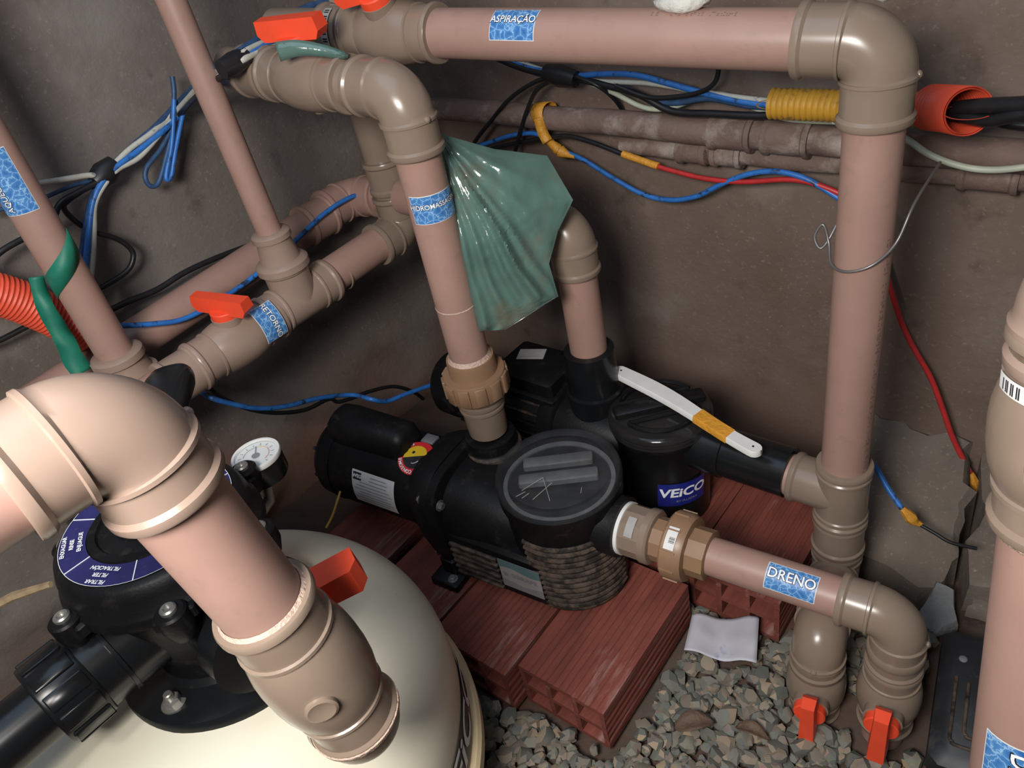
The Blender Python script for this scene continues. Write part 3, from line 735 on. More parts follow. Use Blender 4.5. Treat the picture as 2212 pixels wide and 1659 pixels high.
ball_valve(sl, V((V1.x, V1.y, 0.046)), (0, 0, 1), (0.22, -0.97, 0.0), rA - 0.002, (0, 0, -1), L=0.062, hs=0.95)
# stub from the tee to the pump behind
pipe(sl, V((A.x - 0.055, A.y, tz)), V((A.x - 0.100, A.y - 0.002, tz)), 0.0300)

# ------------------------------------------------------------------ drain line from the front pump
D0 = V((-0.455, 0.576, 0.236)); D1 = V((-0.110, 0.608, 0.240)); dD = (D1 - D0).normalized(); rD = 0.025
dl_ = thing('drain_pipe_line', 'short brown pipe with DRENO sticker leaving the front pump basket', 'pipe', (D1.x, D1.y, 0))
pipe(dl_, D0 + dD * 0.10, D1 - dD * 0.04, rD)
elbow(dl_, D1, -dD, (0, 0, -1), rD, L=0.066, R=0.030)
pipe(dl_, D1 - V((0, 0, 0.06)), V((D1.x, D1.y, 0.0)), rD)
coupling(dl_, V((D1.x, D1.y, 0.170)), (0, 0, 1), rD, 0.018)
ball_valve(dl_, V((D1.x, D1.y, 0.094)), (0, 0, 1), (0.15, -0.98, 0.0), rD + 0.001, (0, 0, -1), L=0.062, hs=0.95)
f = cyl_map(D0 + dD * 0.228, dD, (0.15, -0.62, 0.78), rD, 'along')
water_sticker(dl_, f, 0.060, 0.034, 'DRENO', 0.0165)
# adapter and union at the basket
MB().rev(D0, dD, [(-0.002, 0.030), (-0.001, 0.0375), (0.004, 0.0375), (0.005, 0.030)], 40).build('sealing_ring', WHITE, dl_, label='white sealing ring')
mb = MB().rev(D0, dD, [(0.004, 0.033), (0.005, 0.0365), (0.034, 0.0365), (0.036, 0.034)], 12)
ad1 = mb.rev(D0, dD, [(0.032, 0.034), (0.034, 0.0385), (0.043, 0.0385), (0.046, 0.036), (0.047, 0.030)], 40).build('threaded_adapter', FIT, dl_, smooth=25)
f = cyl_map(D0 + dD * 0.020, dD, (0.2, -0.55, 0.85), 0.0372, 'along')
patch(f, 0.012, 0.028, 0.0006, 4, 8).build('paper_label', GREYPL, ad1)
mb = MB().rev(D0, dD, [(0.046, 0.029), (0.047, 0.0305), (0.068, 0.0305), (0.069, 0.028)], 10)
mb.rev(D0, dD, [(0.066, 0.030), (0.067, 0.0435), (0.070, 0.046), (0.090, 0.046), (0.097, 0.043), (0.098, 0.034)], 44)
mb.rev(D0, dD, [(0.096, 0.030), (0.097, 0.0335), (0.122, 0.0335), (0.123, 0.027)], 10)
for k in range(10):
    x, y = perp(dD); a = 2 * PI * k / 10; rd = x * math.cos(a) + y * math.sin(a)
    mb.box(D0 + dD * 0.080 + rd * 0.046, dD * 0.010, dD.cross(rd) * 0.0012, rd * 0.0016)
un = mb.build('union', UNION, dl_, smooth=25)
f = cyl_map(D0 + dD * 0.081, dD, (0.2, -0.5, 0.85), 0.0468, 'along')
pl = patch(f, 0.014, 0.030, 0.0008, 4, 8).build('barcode_label', PAPERW, un)
mb = MB()
for k in range(5):
    q = patch(f, 0.0075, 0.0006 + 0.0004 * (k % 2), 0.0012, 2, 1, cx=0.002, cy=-0.006 + k * 0.0017); mb.add(q.v, q.f)
mb.build('barcode_bars', INK, pl)

# ------------------------------------------------------------------ right foreground drain pipe
RF0 = V((0.0189, 0.3727, 0.4714)); RF1 = V((-0.0003, 0.3919, 0.6656)); rd_ = (RF1 - RF0).normalized()
RF = RF0 - rd_ * (RF0.z / rd_.z)
rf = thing('drain_pipe', 'thick pinkish vertical pipe at the right edge with a DRENO sticker', 'pipe', RF)
r4 = 0.030; RLn = (RF1 - RF0).length
pipe(rf, RF, RF1 + rd_ * 0.02, r4)
ball_valve(rf, RF1 + rd_ * 0.055, rd_, (0.16, -0.98, 0), r4, (0.1, 0, 1), L=0.062, hs=0.9)
MB().rev(RF1 + rd_ * -0.010, rd_, [(-0.004, r4 + 0.0004), (0.0, r4 + 0.004), (0.005, r4 + 0.0055), (0.010, r4 + 0.004)], 40, False).build('glue_bead', GLUE, rf)
elbow(rf, RF1 + rd_ * 0.150, -rd_, (0.80, 0.60, 0.05), r4, L=0.055, m=FITP)
f = cyl_map(RF1 + rd_ * 0.090, rd_, (-0.62, -0.78, 0), r4 + 0.0072, 'around')
sb = patch(f, 0.036, 0.010, 0.0005).build('barcode_label', PAPERW, rf)
mb = MB()
for k in range(10):
    if k % 3 != 1:
        q = patch(f, 0.0008, 0.007, 0.001, 1, 1, cx=-0.012 + k * 0.0014); mb.add(q.v, q.f)
mb.build('barcode_bars', INK, sb)
f = cyl_map(RF0 - rd_ * 0.010, -rd_, (-0.02, -0.90, 0.1), r4, 'along')
water_sticker(rf, f, 0.074, 0.040, 'DRENO', 0.0185, cy=0.003)

# ------------------------------------------------------------------ hollow clay bricks under the pumps
def brick_mesh(w, l, h):
    # 6-hole brick: outer grooved shell open at both ends, two rows of three channels
    t = 0.008; mb = MB()
    cw = (w - 4 * t) / 3; ch = (h - 3 * t) / 2
    xs = [0, t, t + cw, 2 * t + cw, 2 * t + 2 * cw, 3 * t + 2 * cw, 3 * t + 3 * cw, w]
    zs = [0, t, t + ch, 2 * t + ch, 2 * t + 2 * ch, h]
    # end faces with holes
    for yv, fl in ((0, 0), (l, 1)):
        for i in range(7):
            for k in range(5):
                if i in (1, 3, 5) and k in (1, 3): continue
                q = [(xs[i] - w / 2, yv, zs[k]), (xs[i + 1] - w / 2, yv, zs[k]), (xs[i + 1] - w / 2, yv, zs[k + 1]), (xs[i] - w / 2, yv, zs[k + 1])]
                mb.add(q, [(3, 2, 1, 0) if fl else (0, 1, 2, 3)])
    # channel walls
    for i in (1, 3, 5):
        for k in (1, 3):
            a, b, c, d = xs[i] - w / 2, xs[i + 1] - w / 2, zs[k], zs[k + 1]
            vs = [(a, 0, c), (b, 0, c), (b, 0, d), (a, 0, d), (a, l, c), (b, l, c), (b, l, d), (a, l, d)]
            mb.add(vs, [(0, 4, 5, 1), (1, 5, 6, 2), (2, 6, 7, 3), (3, 7, 4, 0)])
    # grooved outer skin: profile around the section
    prof = []
    def side(p, q, n, nrm):
        for j in range(n * 4):
            s_ = j / (n * 4); g = -0.0014 if j % 4 in (1, 2) and 2 < j < n * 4 - 3 else 0.0
            prof.append((p[0] + (q[0] - p[0]) * s_ + nrm[0] * g, p[1] + (q[1] - p[1]) * s_ + nrm[1] * g))
    side((-w / 2, 0), (w / 2, 0), 8, (0, -1)); side((w / 2, 0), (w / 2, h), 6, (1, 0)); side((w / 2, h), (-w / 2, h), 14, (0, 1)); side((-w / 2, h), (-w / 2, 0), 6, (-1, 0))
    n = len(prof)
    vs = [(x, 0, z) for x, z in prof] + [(x, l, z) for x, z in prof]
    mb.add(vs, [(k, (k + 1) % n, n + (k + 1) % n, n + k)[::-1] for k in range(n)])
    me = bpy.data.meshes.new('hollow_brick'); me.from_pydata([tuple(p) for p in mb.v], [], mb.f); me.validate(); me.update()
    me.materials.append(BRICK)
    return me
BM = brick_mesh(0.142, 0.238, 0.088)
def brick(x, y, rz, label, z=0.0):
    o = bpy.data.objects.new('hollow_brick', BM); C.objects.link(o); o.location = (x, y, z); o.rotation_euler = (0, 0, math.radians(rz))
    o['label'] = label; o['category'] = 'brick'; o['group'] = 'hollow clay bricks under the pumps'
brick(-0.464, 0.392, 1.5, 'red hollow clay brick nearest the paper card, under the ribbed pump basket')
brick(-0.612, 0.366, 1.0, 'red hollow clay brick whitened with dust, middle one under the front pump')
brick(-0.760, 0.372, 0.6, 'dark red hollow clay brick beside the cream tank under the front pump motor')
brick(-0.345, 0.665, 1.0, 'shadowed red brick under the suction stub of the rear pump')
brick(-0.490, 0.665, 0.5, 'shadowed red brick under the rear pump basket')
brick(-0.640, 0.665, -0.5, 'shadowed red brick under the rear pump volute')
brick(-0.80, 0.665, -0.8, 'shadowed red brick under the rear pump motor')
brick(-0.925, 0.410, 0.8, 'red hollow brick at the far motor end of the front pump')

# ------------------------------------------------------------------ pumps
def squircle(mb, O, u, v, stations, n=3.2, seg=48):
    # sections (a, half width along v, half height, centre v, centre z)
    vs = []
    for a, hw, hh, cv, cz in stations:
        for k in range(seg):
            t = 2 * PI * k / seg; c, s_ = math.cos(t), math.sin(t)
            vs.append(O + u * a + v * (cv + hw * math.copysign(abs(c) ** (2 / n), c)) + V((0, 0, cz + hh * math.copysign(abs(s_) ** (2 / n), s_))))
    m = len(stations)
    fs = [(i * seg + k, i * seg + (k + 1) % seg, (i + 1) * seg + (k + 1) % seg, (i + 1) * seg + k) for i in range(m - 1) for k in range(seg)]
    fs += [tuple(reversed(range(seg))), tuple((m - 1) * seg + k for k in range(seg))]
    return mb.add(vs, fs)
ZV = V((0, 0, 1))
def bolt(par, p, d, r=0.006):
    mb = MB().rev(p, d, [(0, r * 1.5), (0.0015, r * 1.5), (0.0016, r)], 16)
    mb.rev(p, d, [(0.001, r), (0.006, r), (0.0065, r * 0.85)], 6)
    return mb.build('bolt', STEEL, par, smooth=25)

# front pump
O1 = V((-0.557, 0.571, 0)); u = V((-0.9925, -0.122, 0)); v = V((0.122, -0.9925, 0))
p1 = thing('pool_pump', 'black pool pump with round clear lid and ribbed basket, nearest the camera', 'pump', (O1.x, O1.y, 0.088))
MB().rev(O1, ZV, [(0.089, 0.060), (0.092, 0.072), (0.105, 0.080), (0.20, 0.0835), (0.262, 0.0845), (0.270, 0.089), (0.290, 0.090), (0.292, 0.084), (0.284, 0.080)], 72).build('basket_housing', BLACK, p1)
for k in range(13):
    z = 0.100 + k * 0.0112
    a0 = math.radians(-98 + (2.5 * (12 - k) * 0.12)); a1 = math.radians(10 if k < 7 else 2 - (k - 7) * 5)
    R_ = 0.0805 if k else 0.077
    MB().arc(O1, z, R_ + 0.0012 + 0.003 * (k / 12), 0.0040, a0, a1, 22, 8).build('rib', RIBM, p1)
mb = MB()
squircle(mb, O1, u, v, [(0.03, 0.060, 0.070, 0, 0.178), (0.06, 0.078, 0.080, 0, 0.178), (0.15, 0.084, 0.086, 0, 0.184), (0.172, 0.084, 0.086, 0, 0.186)], 2.8)
mb.build('volute', BLACK, p1)
# side panel with fins and plate
mb = MB(); mb.box(O1 + u * 0.085 + v * 0.072 + ZV * 0.148, u * 0.086, v * 0.014, ZV * 0.048, 0.006); mb.build('side_panel', BLACK, p1)
for k in range(6):
    MB().box(O1 + u * 0.122 + v * 0.0875 + ZV * (0.112 + k * 0.0125), u * 0.044, v * 0.0035, ZV * 0.0028, 0.001).build('fin', RIBM, p1)
fp = flat_map(O1 + u * 0.040 + v * 0.0868 + ZV * 0.150, -u, ZV)
pl = patch(fp, 0.072, 0.060, 0.0006, 8, 4).build('brand_plate', GREYPL, p1, label='grey plate reading SIBRAPE')
def wave(y0, y1, ph, m, nm):
    vs = []; fs = []
    for i in range(13):
        x = -0.036 + 0.006 * i; w_ = 0.003 * math.sin(i * 0.5 + ph)
        vs += [fp(x, y0 + (w_ if abs(y0) < 0.029 else 0), 0.0012), fp(x, y1 + (w_ if abs(y1) < 0.029 else 0), 0.0012)]
        if i: fs.append((2 * i - 2, 2 * i, 2 * i + 1, 2 * i - 1))
    MB().add(vs, fs).build(nm, m, pl)
wave(0.013, 0.030, 0.0, TEALINK, 'wave_band'); wave(-0.030, -0.016, 1.6, GREYINK, 'wave_band')
lettering(pl, fp, 'SIBRAPE', 0.0125, 0.0014, GREYINK, bold=0.0003, cx=0.006)
MB().rev(fp(-0.027, 0, 0.0012), v, [(0, 0.0048), (0.0004, 0.0048)], 18).build('logo_disc', GREYINK, pl)
# flanges
mb = MB(); squircle(mb, O1, u, v, [(0.170, 0.092, 0.096, 0, 0.186), (0.172, 0.096, 0.099, 0, 0.187), (0.187, 0.096, 0.099, 0, 0.187), (0.189, 0.093, 0.096, 0, 0.187)], 3.6); mb.build('front_flange', BLACK, p1)
mb = MB(); squircle(mb, O1, u, v, [(0.194, 0.090, 0.093, 0, 0.188), (0.205, 0.092, 0.094, 0, 0.188), (0.225, 0.084, 0.086, 0, 0.192), (0.24, 0.076, 0.078, 0, 0.195)], 3.0); mb.build('motor_flange', BLACK, p1)
for sv, sz in ((0.078, 0.058), (0.078, -0.058), (-0.078, 0.058)):
    bolt(p1, O1 + u * 0.170 + v * sv + ZV * (0.187 + sz), -u); bolt(p1, O1 + u * 0.206 + v * sv + ZV * (0.187 + sz), u, 0.0055)
# motor
MZ = 0.196
MB().rev(O1 + ZV * MZ, u, [(0.225, 0.0745), (0.425, 0.0745), (0.4255, 0.0765), (0.432, 0.0765), (0.433, 0.075), (0.455, 0.074), (0.468, 0.066), (0.474, 0.052), (0.476, 0.02)], 64).build('motor', BLACK, p1)
mb = MB()
for i in range(8):
    a = 2 * PI * i / 8; dv = v * math.cos(a) + ZV * math.sin(a)
    mb.box(O1 + u * 0.466 + ZV * MZ + dv * 0.056, u * 0.007, dv * 0.010, u.cross(dv) * 0.003)
mb.build('fan_cover_vents', BLACKD, p1)
mb = MB()
CA = O1 + v * 0.004 + ZV * (MZ + 0.066)
squircle(mb, CA, u, v, [(0.270, 0.016, 0.020, 0, 0.012), (0.274, 0.026, 0.028, 0, 0.012), (0.285, 0.032, 0.034, 0, 0.012), (0.40, 0.034, 0.036, 0, 0.014), (0.425, 0.033, 0.034, 0, 0.013), (0.436, 0.026, 0.026, 0, 0.01), (0.440, 0.016, 0.016, 0, 0.008)], 2.6)
mb.build('capacitor_cover', BLACK, p1)
MB().box(O1 + u * 0.255 + v * -0.02 + ZV * (MZ + 0.074), u * 0.012, v * 0.010, ZV * 0.003, 0.001).build('clip', GREYP, p1)
fn = cyl_map(O1 + u * 0.322 + ZV * MZ, -u, v * 0.96 + ZV * 0.22, 0.0747, 'along')
npl = patch(fn, 0.092, 0.062, 0.0008, 10, 12).build('nameplate', PAPERW, p1, label='white motor nameplate with WEG logo')
patch(fn, 0.018, 0.013, 0.0012, 3, 3, cx=-0.034, cy=0.021).build('logo_block', INK, npl)
lettering(npl, fn, 'WEG', 0.0085, 0.0016, WINK, bold=0.0003, cx=-0.034, cy=0.021)
for k in range(9):
    w_ = 0.084 if k > 1 else 0.040
    patch(fn, w_ * (0.85 + 0.15 * math.sin(k * 2.1)), 0.0013, 0.0012, 6, 1, cx=0.0 if k > 1 else 0.012, cy=0.024 - k * 0.0060).build('print_line', GREYINK, npl)
# round sticker
fs_ = cyl_map(O1 + u * 0.252 + ZV * MZ, -u, v * 0.30 + ZV * 0.95, 0.0785, 'along')
def disc(f, r0, r1, off, a0=0.0, a1=2 * PI, n=40):
    vs = []; fc = []
    for i in range(n + 1):
        a = a0 + (a1 - a0) * i / n
        vs += [f(r0 * math.cos(a), r0 * math.sin(a), off), f(r1 * math.cos(a), r1 * math.sin(a), off)]
        if i: fc.append((2 * i - 2, 2 * i - 1, 2 * i + 1, 2 * i))
    return MB().add(vs, fc)
rs_ = disc(fs_, 0.0005, 0.0305, 0.0010).build('round_sticker', REDINK, p1, label='round red sticker with half yellow, half black face')
disc(fs_, 0.0005, 0.0205, 0.0016, 0.35, 0.35 + PI, 24).build('face_half', YEL, rs_)
disc(fs_, 0.0005, 0.0205, 0.0016, 0.35 + PI, 0.35 + 2 * PI, 24).build('face_half', INK, rs_)
disc(lambda x, y, o: fs_(x - 0.006, y + 0.006, o), 0.0002, 0.0026, 0.0020, n=14).build('eye', INK, rs_)
pts_ = [fs_(0.012 * math.cos(a), 0.012 * math.sin(a), 0.0020) for a in [PI * 1.5 + 0.1 * i for i in range(12)]]
MB().sweep(pts_, 0.0005, 5).build('smile', WINK, rs_)
S_ = 'PRODUTO CONSOME MENOS'
for i, ch in enumerate(S_):
    if ch == ' ': continue
    a = math.radians(20 - i * 12.5)
    lettering(rs_, fs_, ch, 0.0075, 0.0018, WINK, bold=0.0002, cx=0.0255 * math.cos(a), cy=0.0255 * math.sin(a), rot=a - PI / 2, name='ring_letter')
# feet
mb = MB().box(O1 + u * 0.180 + v * 0.03 + ZV * 0.0965, u * 0.026, v * 0.085, ZV * 0.0075, 0.002)
mb.box(O1 + u * 0.180 + v * 0.05 + ZV * 0.115, u * 0.014, v * 0.045, ZV * 0.020, 0.003)
ft = mb.build('foot', BLACK, p1)
bolt(ft, O1 + u * 0.168 + v * 0.103 + ZV * 0.104, ZV, 0.0055)
# discharge port and suction boss
DPT = V((-0.7115, 0.600, 0))
MB().sweep([DPT + ZV * 0.20, DPT + ZV * 0.246, DPT + ZV * 0.248, DPT + ZV * 0.272, DPT + ZV * 0.274, DPT + ZV * 0.292, DPT + ZV * 0.293], [0.046, 0.040, 0.043, 0.043, 0.040, 0.039, 0.033], 40).build('discharge_port', BLACK, p1)
MB().rev(DPT, ZV, [(0.258, 0.0435), (0.260, 0.0465), (0.270, 0.046), (0.273, 0.042)], 28, False).build('dried_sealant', RIBM, p1)
MB().rev(D0 - dD * 0.06, dD, [(-0.02, 0.046), (0.02, 0.046), (0.030, 0.043), (0.058, 0.043), (0.059, 0.036)], 36).build('suction_boss', BLACK, p1)
# lid
LZ_ = 0.290
lid = MB().rev(O1, ZV, [(LZ_ - 0.004, 0.089), (LZ_ + 0.002, 0.0905), (LZ_ + 0.012, 0.0905), (LZ_ + 0.016, 0.088), (LZ_ + 0.0175, 0.083), (LZ_ + 0.0165, 0.079), (LZ_ + 0.0145, 0.074), (LZ_ + 0.016, 0.070), (LZ_ + 0.018, 0.004)], 96).build('lid', CLEAR, p1, label='round scratched clear lid')
MB().rev(O1, ZV, [(LZ_ - 0.012, 0.080), (LZ_ - 0.002, 0.080), (LZ_ - 0.002, 0.074), (LZ_ - 0.014, 0.072)], 64, False).build('basket_rim', GREYP, p1)
MB().rev(O1, ZV, [(LZ_ - 0.06, 0.070), (LZ_ - 0.058, 0.002)], 48).build('basket', GREYP, p1)
hx = V((0.80, 0.60, 0)); hy = V((-0.6, 0.8, 0))
for off_, wd in ((0.030, 0.050), (-0.004, 0.056)):
    MB().box(O1 + hy * off_ + ZV * (LZ_ + 0.004), hx * wd, hy * 0.010, ZV * 0.006, 0.002).build('lid_handle_bar', GREYP, lid)
for (x0, y0, x1, y1) in ((-0.05, -0.035, -0.02, -0.015), (-0.02, -0.015, -0.012, -0.062), (-0.035, -0.055, -0.008, -0.028), (-0.058, -0.045, -0.045, -0.038), (0.03, -0.055, 0.032, -0.045), (-0.05, -0.05, -0.04, -0.042)):
    a = O1 + RIGHT.normalized() * 0; q0 = O1 + V((gx.x * x0 + gy.x * y0, gx.y * x0 + gy.y * y0, LZ_ + 0.0183)); q1 = O1 + V((gx.x * x1 + gy.x * y1, gx.y * x1 + gy.y * y1, LZ_ + 0.0183))
    MB().sweep([q0, q1], 0.0005, 5).build('scratch', GREYPL, lid)

# rear pump
O2 = V((-0.513, 0.773, 0)); u2 = V((-1, -0.01, 0)); v2 = V((0.01, -1, 0))
p2 = thing('pool_pump', 'black pool pump with smoked lid and blue VEiCO label, behind the front pump', 'pump', (O2.x, O2.y, 0.088))
MB().rev(O2, ZV, [(0.089, 0.062), (0.094, 0.069), (0.20, 0.071), (0.246, 0.0715), (0.252, 0.076), (0.266, 0.077)], 64).build('basket_housing', BLACKC, p2)
lid2 = MB().rev(O2, ZV, [(0.262, 0.0775), (0.264, 0.0795), (0.268, 0.0785), (0.270, 0.0795), (0.274, 0.0785), (0.276, 0.0795), (0.281, 0.078), (0.285, 0.073), (0.286, 0.004)], 80).build('lid', CLEARD, p2, label='dark smoked lid')
MB().rev(O2, ZV, [(0.240, 0.066), (0.241, 0.002)], 40).build('basket', BLACKD, p2)
for sgn in (-1, 1):
    pts_ = []
    for i in range(15):
        a = -1.15 + 2.3 * i / 14
        pts_.append(O2 + V((math.cos(-0.75 + (PI if sgn < 0 else 0) + a) * 0.060, math.sin(-0.75 + (PI if sgn < 0 else 0) + a) * 0.060, 0.289)))
    pts_.append(pts_[0])
    MB().sweep(pts_, 0.0035, 8).build('lid_rib', BLACK, lid2)
hx2 = V((0.70, 0.71, 0)); hy2 = V((-0.71, 0.70, 0))
MB().box(O2 + ZV * 0.292, hx2 * 0.070, hy2 * 0.012, ZV * 0.007, 0.003).build('lid_grip', BLACK, lid2)
fb = cyl_map(O2 + ZV * 0.166, (0.05, 0.06, 1), (0.80, -0.60, 0), 0.0722, 'around')
lb = patch(fb, 0.080, 0.046, 0.0006, 20, 4).build('brand_label', BLUELAB, p2, label='blue label reading VEiCO')
lettering(lb, fb, 'VEiCO', 0.0235, 0.0012, WINK, bold=0.0007, sx=1.15, cy=0.004, shear=0.12)
lettering(lb, fb, 'BY FLUIDRA', 0.0060, 0.0012, GREYINK, sx=1.1, cx=0.006, cy=-0.013)
MB().rev(O2 + ZV * 0.236, -u2, [(0.02, 0.040), (0.095, 0.0375), (0.105, 0.0375), (0.106, 0.0395), (0.110, 0.0395), (0.111, 0.0365), (0.205, 0.0365), (0.206, 0.031)], 44).build('suction_sleeve', BLACKC, p2)
mb = MB(); squircle(mb, O2, u2, v2, [(0.03, 0.05, 0.06, 0, 0.18), (0.06, 0.072, 0.078, 0, 0.182), (0.15, 0.076, 0.082, 0, 0.186), (0.165, 0.076, 0.082, 0, 0.186)], 2.6); mb.build('volute', BLACK, p2)
mb = MB(); squircle(mb, O2, u2, v2, [(0.165, 0.080, 0.088, 0, 0.19), (0.168, 0.084, 0.092, 0, 0.19), (0.186, 0.084, 0.092, 0, 0.19), (0.20, 0.074, 0.078, 0, 0.195)], 2.4); mb.build('flange', BLACK, p2)
MB().rev(O2 + ZV * 0.198, u2, [(0.18, 0.062), (0.40, 0.062), (0.42, 0.066), (0.455, 0.066), (0.47, 0.056), (0.475, 0.02)], 56).build('motor', BLACK, p2)
for k in range(14):
    a = math.radians(-70 + k * 15); d_ = v2 * math.cos(a) + ZV * math.sin(a)
    if 78 < -70 + k * 15 < 100: continue
    MB().box(O2 + u2 * 0.30 + ZV * 0.198 + d_ * 0.0655, u2 * 0.095, d_ * 0.0055, u2.cross(d_) * 0.0022, 0.001).build('cooling_fin', RIBM if k > 6 else BLACK, p2)
TB = O2 + u2 * 0.235 + ZV * 0.283
mb = MB().box(TB, u2 * 0.062, v2 * 0.048, ZV * 0.024, 0.006)
mb.box(TB - ZV * 0.014, u2 * 0.068, v2 * 0.054, ZV * 0.008, 0.003)
tb = mb.build('terminal_box', BLACK, p2)
ft_ = flat_map(TB + u2 * 0.018 + v2 * -0.012 + ZV * 0.0242, (gx * 0.9 - gy * 0.25), gy)
tl = patch(ft_, 0.048, 0.030, 0.0005, 4, 3).build('rating_label', GREYPL, tb, label='grey rating label on the terminal box')
for k in range(5):
    patch(ft_, 0.038 * (0.7 + 0.3 * math.sin(k * 1.9 + 1)), 0.0012, 0.0009, 3, 1, cy=0.011 - k * 0.0046).build('print_line', GREYINK, tl)
R2 = V((-0.628, 0.768, 0))
MB().rev(R2, ZV, [(0.20, 0.050), (0.240, 0.046), (0.262, 0.044), (0.284, 0.044), (0.286, 0.046), (0.291, 0.046), (0.293, 0.041), (0.362, 0.0395), (0.366, 0.0395), (0.367, 0.031)], 44).build('discharge_sleeve', BLACKC, p2)
r2 = thing('riser_pipe', 'short brown riser from the rear pump, its elbow tucked behind the green bag', 'pipe', (R2.x, R2.y, 0.345))
pipe(r2, R2 + ZV * 0.345, R2 + ZV * 0.50, 0.0290)
elbow(r2, R2 + ZV * 0.572, (0, 0, -1), (-1, 0.04, 0), 0.0290, L=0.070, R=0.030)
pipe(r2, R2 + V((-0.04, 0.002, 0.572)), R2 + V((-0.355, 0.014, 0.572)), 0.0290)

# ------------------------------------------------------------------ white plastic stick with orange tape lying over the rear pump
st = thing('white_plastic_stick', 'white curved plastic stick with orange tape lying across the rear pump lid', 'stick', (-0.4722, 0.7795, 0.29))
S0 = V((-0.6058, 0.8001, 0.312)); S1 = V((-0.3336, 0.7389, 0.294))
sd = (S1 - S0).normalized(); sw = V((-sd.y, sd.x, 0)).normalized(); SLn = (S1 - S0).length; sn = sd.cross(sw)
def stick_part(t0, t1, w0, th, grow, name, m, rounded=(0, 0)):
    n = 28; vs = []
    for i in range(n + 1):
        t = t0 + (t1 - t0) * (0.5 - 0.5 * math.cos(PI * i / n))
        x = t * SLn; k = 1.0
        if rounded[0] and x < w0: k = math.sqrt(max(0.0, 1 - ((w0 - x) / w0) ** 2))
        if rounded[1] and SLn - x < w0: k = min(k, math.sqrt(max(0.0, 1 - ((w0 - (SLn - x)) / w0) ** 2)))
        w = (w0 + 0.0015 * math.sin(t * 6)) * max(k, 0.02) + grow
        c = S0 + sd * x + sw * (0.0035 * math.sin((t - 0.12) * 2 * PI)) * (1 if True else 0)
        h = th / 2 + grow
        for a, b in ((-w, -h), (w, -h), (w, h * 0.7), (w - 0.0012, h), (-w + 0.0012, h), (-w, h * 0.7)):
            vs.append(c + sw * a + sn * b)
    fs = [(i * 6 + k, i * 6 + (k + 1) % 6, i * 6 + 6 + (k + 1) % 6, i * 6 + 6 + k) for i in range(n) for k in range(6)] + [tuple(reversed(range(6))), tuple(n * 6 + k for k in range(6))]
    return MB().add(vs, fs).build(name, m, st, smooth=40)
stick_part(0, 1, 0.0115, 0.010, 0, 'bar', WHITE, (1, 1))
stick_part(0.60, 0.82, 0.0115, 0.010, 0.0008, 'tape_wrap', TAPE)
for t in (0.05, 0.955):
    c = S0 + sd * (t * SLn) + sw * (0.0035 * math.sin((t - 0.12) * 2 * PI)) + sn * 0.0051
    MB().rev(c, sn, [(-0.001, 0.0016), (0.0004, 0.0016)], 12).build('hole', INK, st)

# ------------------------------------------------------------------ green plastic bag
BL = [(-0.7175, 0.645, 0.7485), (-0.7079, 0.6351, 0.7204), (-0.6975, 0.6235, 0.6897), (-0.6908, 0.6163, 0.6498), (-0.6844, 0.6077, 0.609), (-0.6824, 0.605, 0.5697), (-0.6798, 0.6017, 0.5292), (-0.6767, 0.5996, 0.4894)]
BR = [(-0.7164, 0.6511, 0.7445), (-0.6791, 0.7046, 0.7061), (-0.6314, 0.7495, 0.6832), (-0.5939, 0.7421, 0.6289), (-0.6048, 0.7141, 0.5956), (-0.6088, 0.69, 0.5591), (-0.5971, 0.6837, 0.5149), (-0.6496, 0.6235, 0.4846)]
BK = V((-0.7173, 0.6473, 0.7506))
def bag():
    nu, nv = 60, 56; L_ = spline(BL, 6)
    R_ = []
    for i in range(len(BR) - 1):
        for k in range(6): R_.append(V(BR[i]).lerp(V(BR[i + 1]), k / 6))
    R_.append(V(BR[-1]))
    def row(arr, t):
        x = t * (len(arr) - 1); i = min(int(x), len(arr) - 2); return arr[i].lerp(arr[i + 1], x - i)
    vs = []; fs = []
    ridges = ((77, 2.2, 0.8), (70, 2.0, 0.5), (63, 1.8, 0.35), (57, 2.0, 1.0), (51, 1.6, 0.45), (40, 3.5, 0.30), (25, 4.0, 0.28))
    for side in (1, -1):
        for j in range(nv + 1):
            t = j / nv
            a = row(L_, t); b = row(R_, t)
            for i in range(nu + 1):
                s_ = i / nu
                p = a.lerp(b, s_)
                view = (V((0, 0, 1.03)) - p).normalized()
                rel = p - BK; X_ = rel.dot(RIGHT); Y_ = -rel.dot(UPV); dist = math.hypot(X_, Y_); th = math.degrees(math.atan2(Y_, X_)) + 3 * noise.noise(p * 9)
                low = max(0.0, min(1.0, (th - 46) / 8))
                bul = math.sin(PI * s_) ** 0.8 * math.sin(PI * t) * (0.004 + 0.026 * t * (0.25 + 0.75 * low))
                fold = sum(w_ * math.exp(-((th - c_) / sg) ** 2) for c_, sg, w_ in ridges) * 0.13 * min(dist, 0.17) * math.sin(PI * min(1, s_ * 1.02)) ** 0.4
                cr = noise.noise(p * 34) * 0.0026 + abs(noise.noise(p * 60)) * 0.0028 + noise.noise(p * 15) * 0.007
                k = (bul + fold + cr * math.sin(PI * s_) ** 0.5) if side > 0 else -bul * 0.5
                if 0 < i < nu and 0 < j < nv: p = p + view * k
                vs.append(p)
    n1 = (nu + 1) * (nv + 1)
    for sd_ in (0, 1):
        for j in range(nv):
            for i in range(nu):
                q = [sd_ * n1 + j * (nu + 1) + i, sd_ * n1 + j * (nu + 1) + i + 1, sd_ * n1 + (j + 1) * (nu + 1) + i + 1, sd_ * n1 + (j + 1) * (nu + 1) + i]
                fs.append(tuple(q if sd_ else reversed(q)))
    return MB().add(vs, fs)
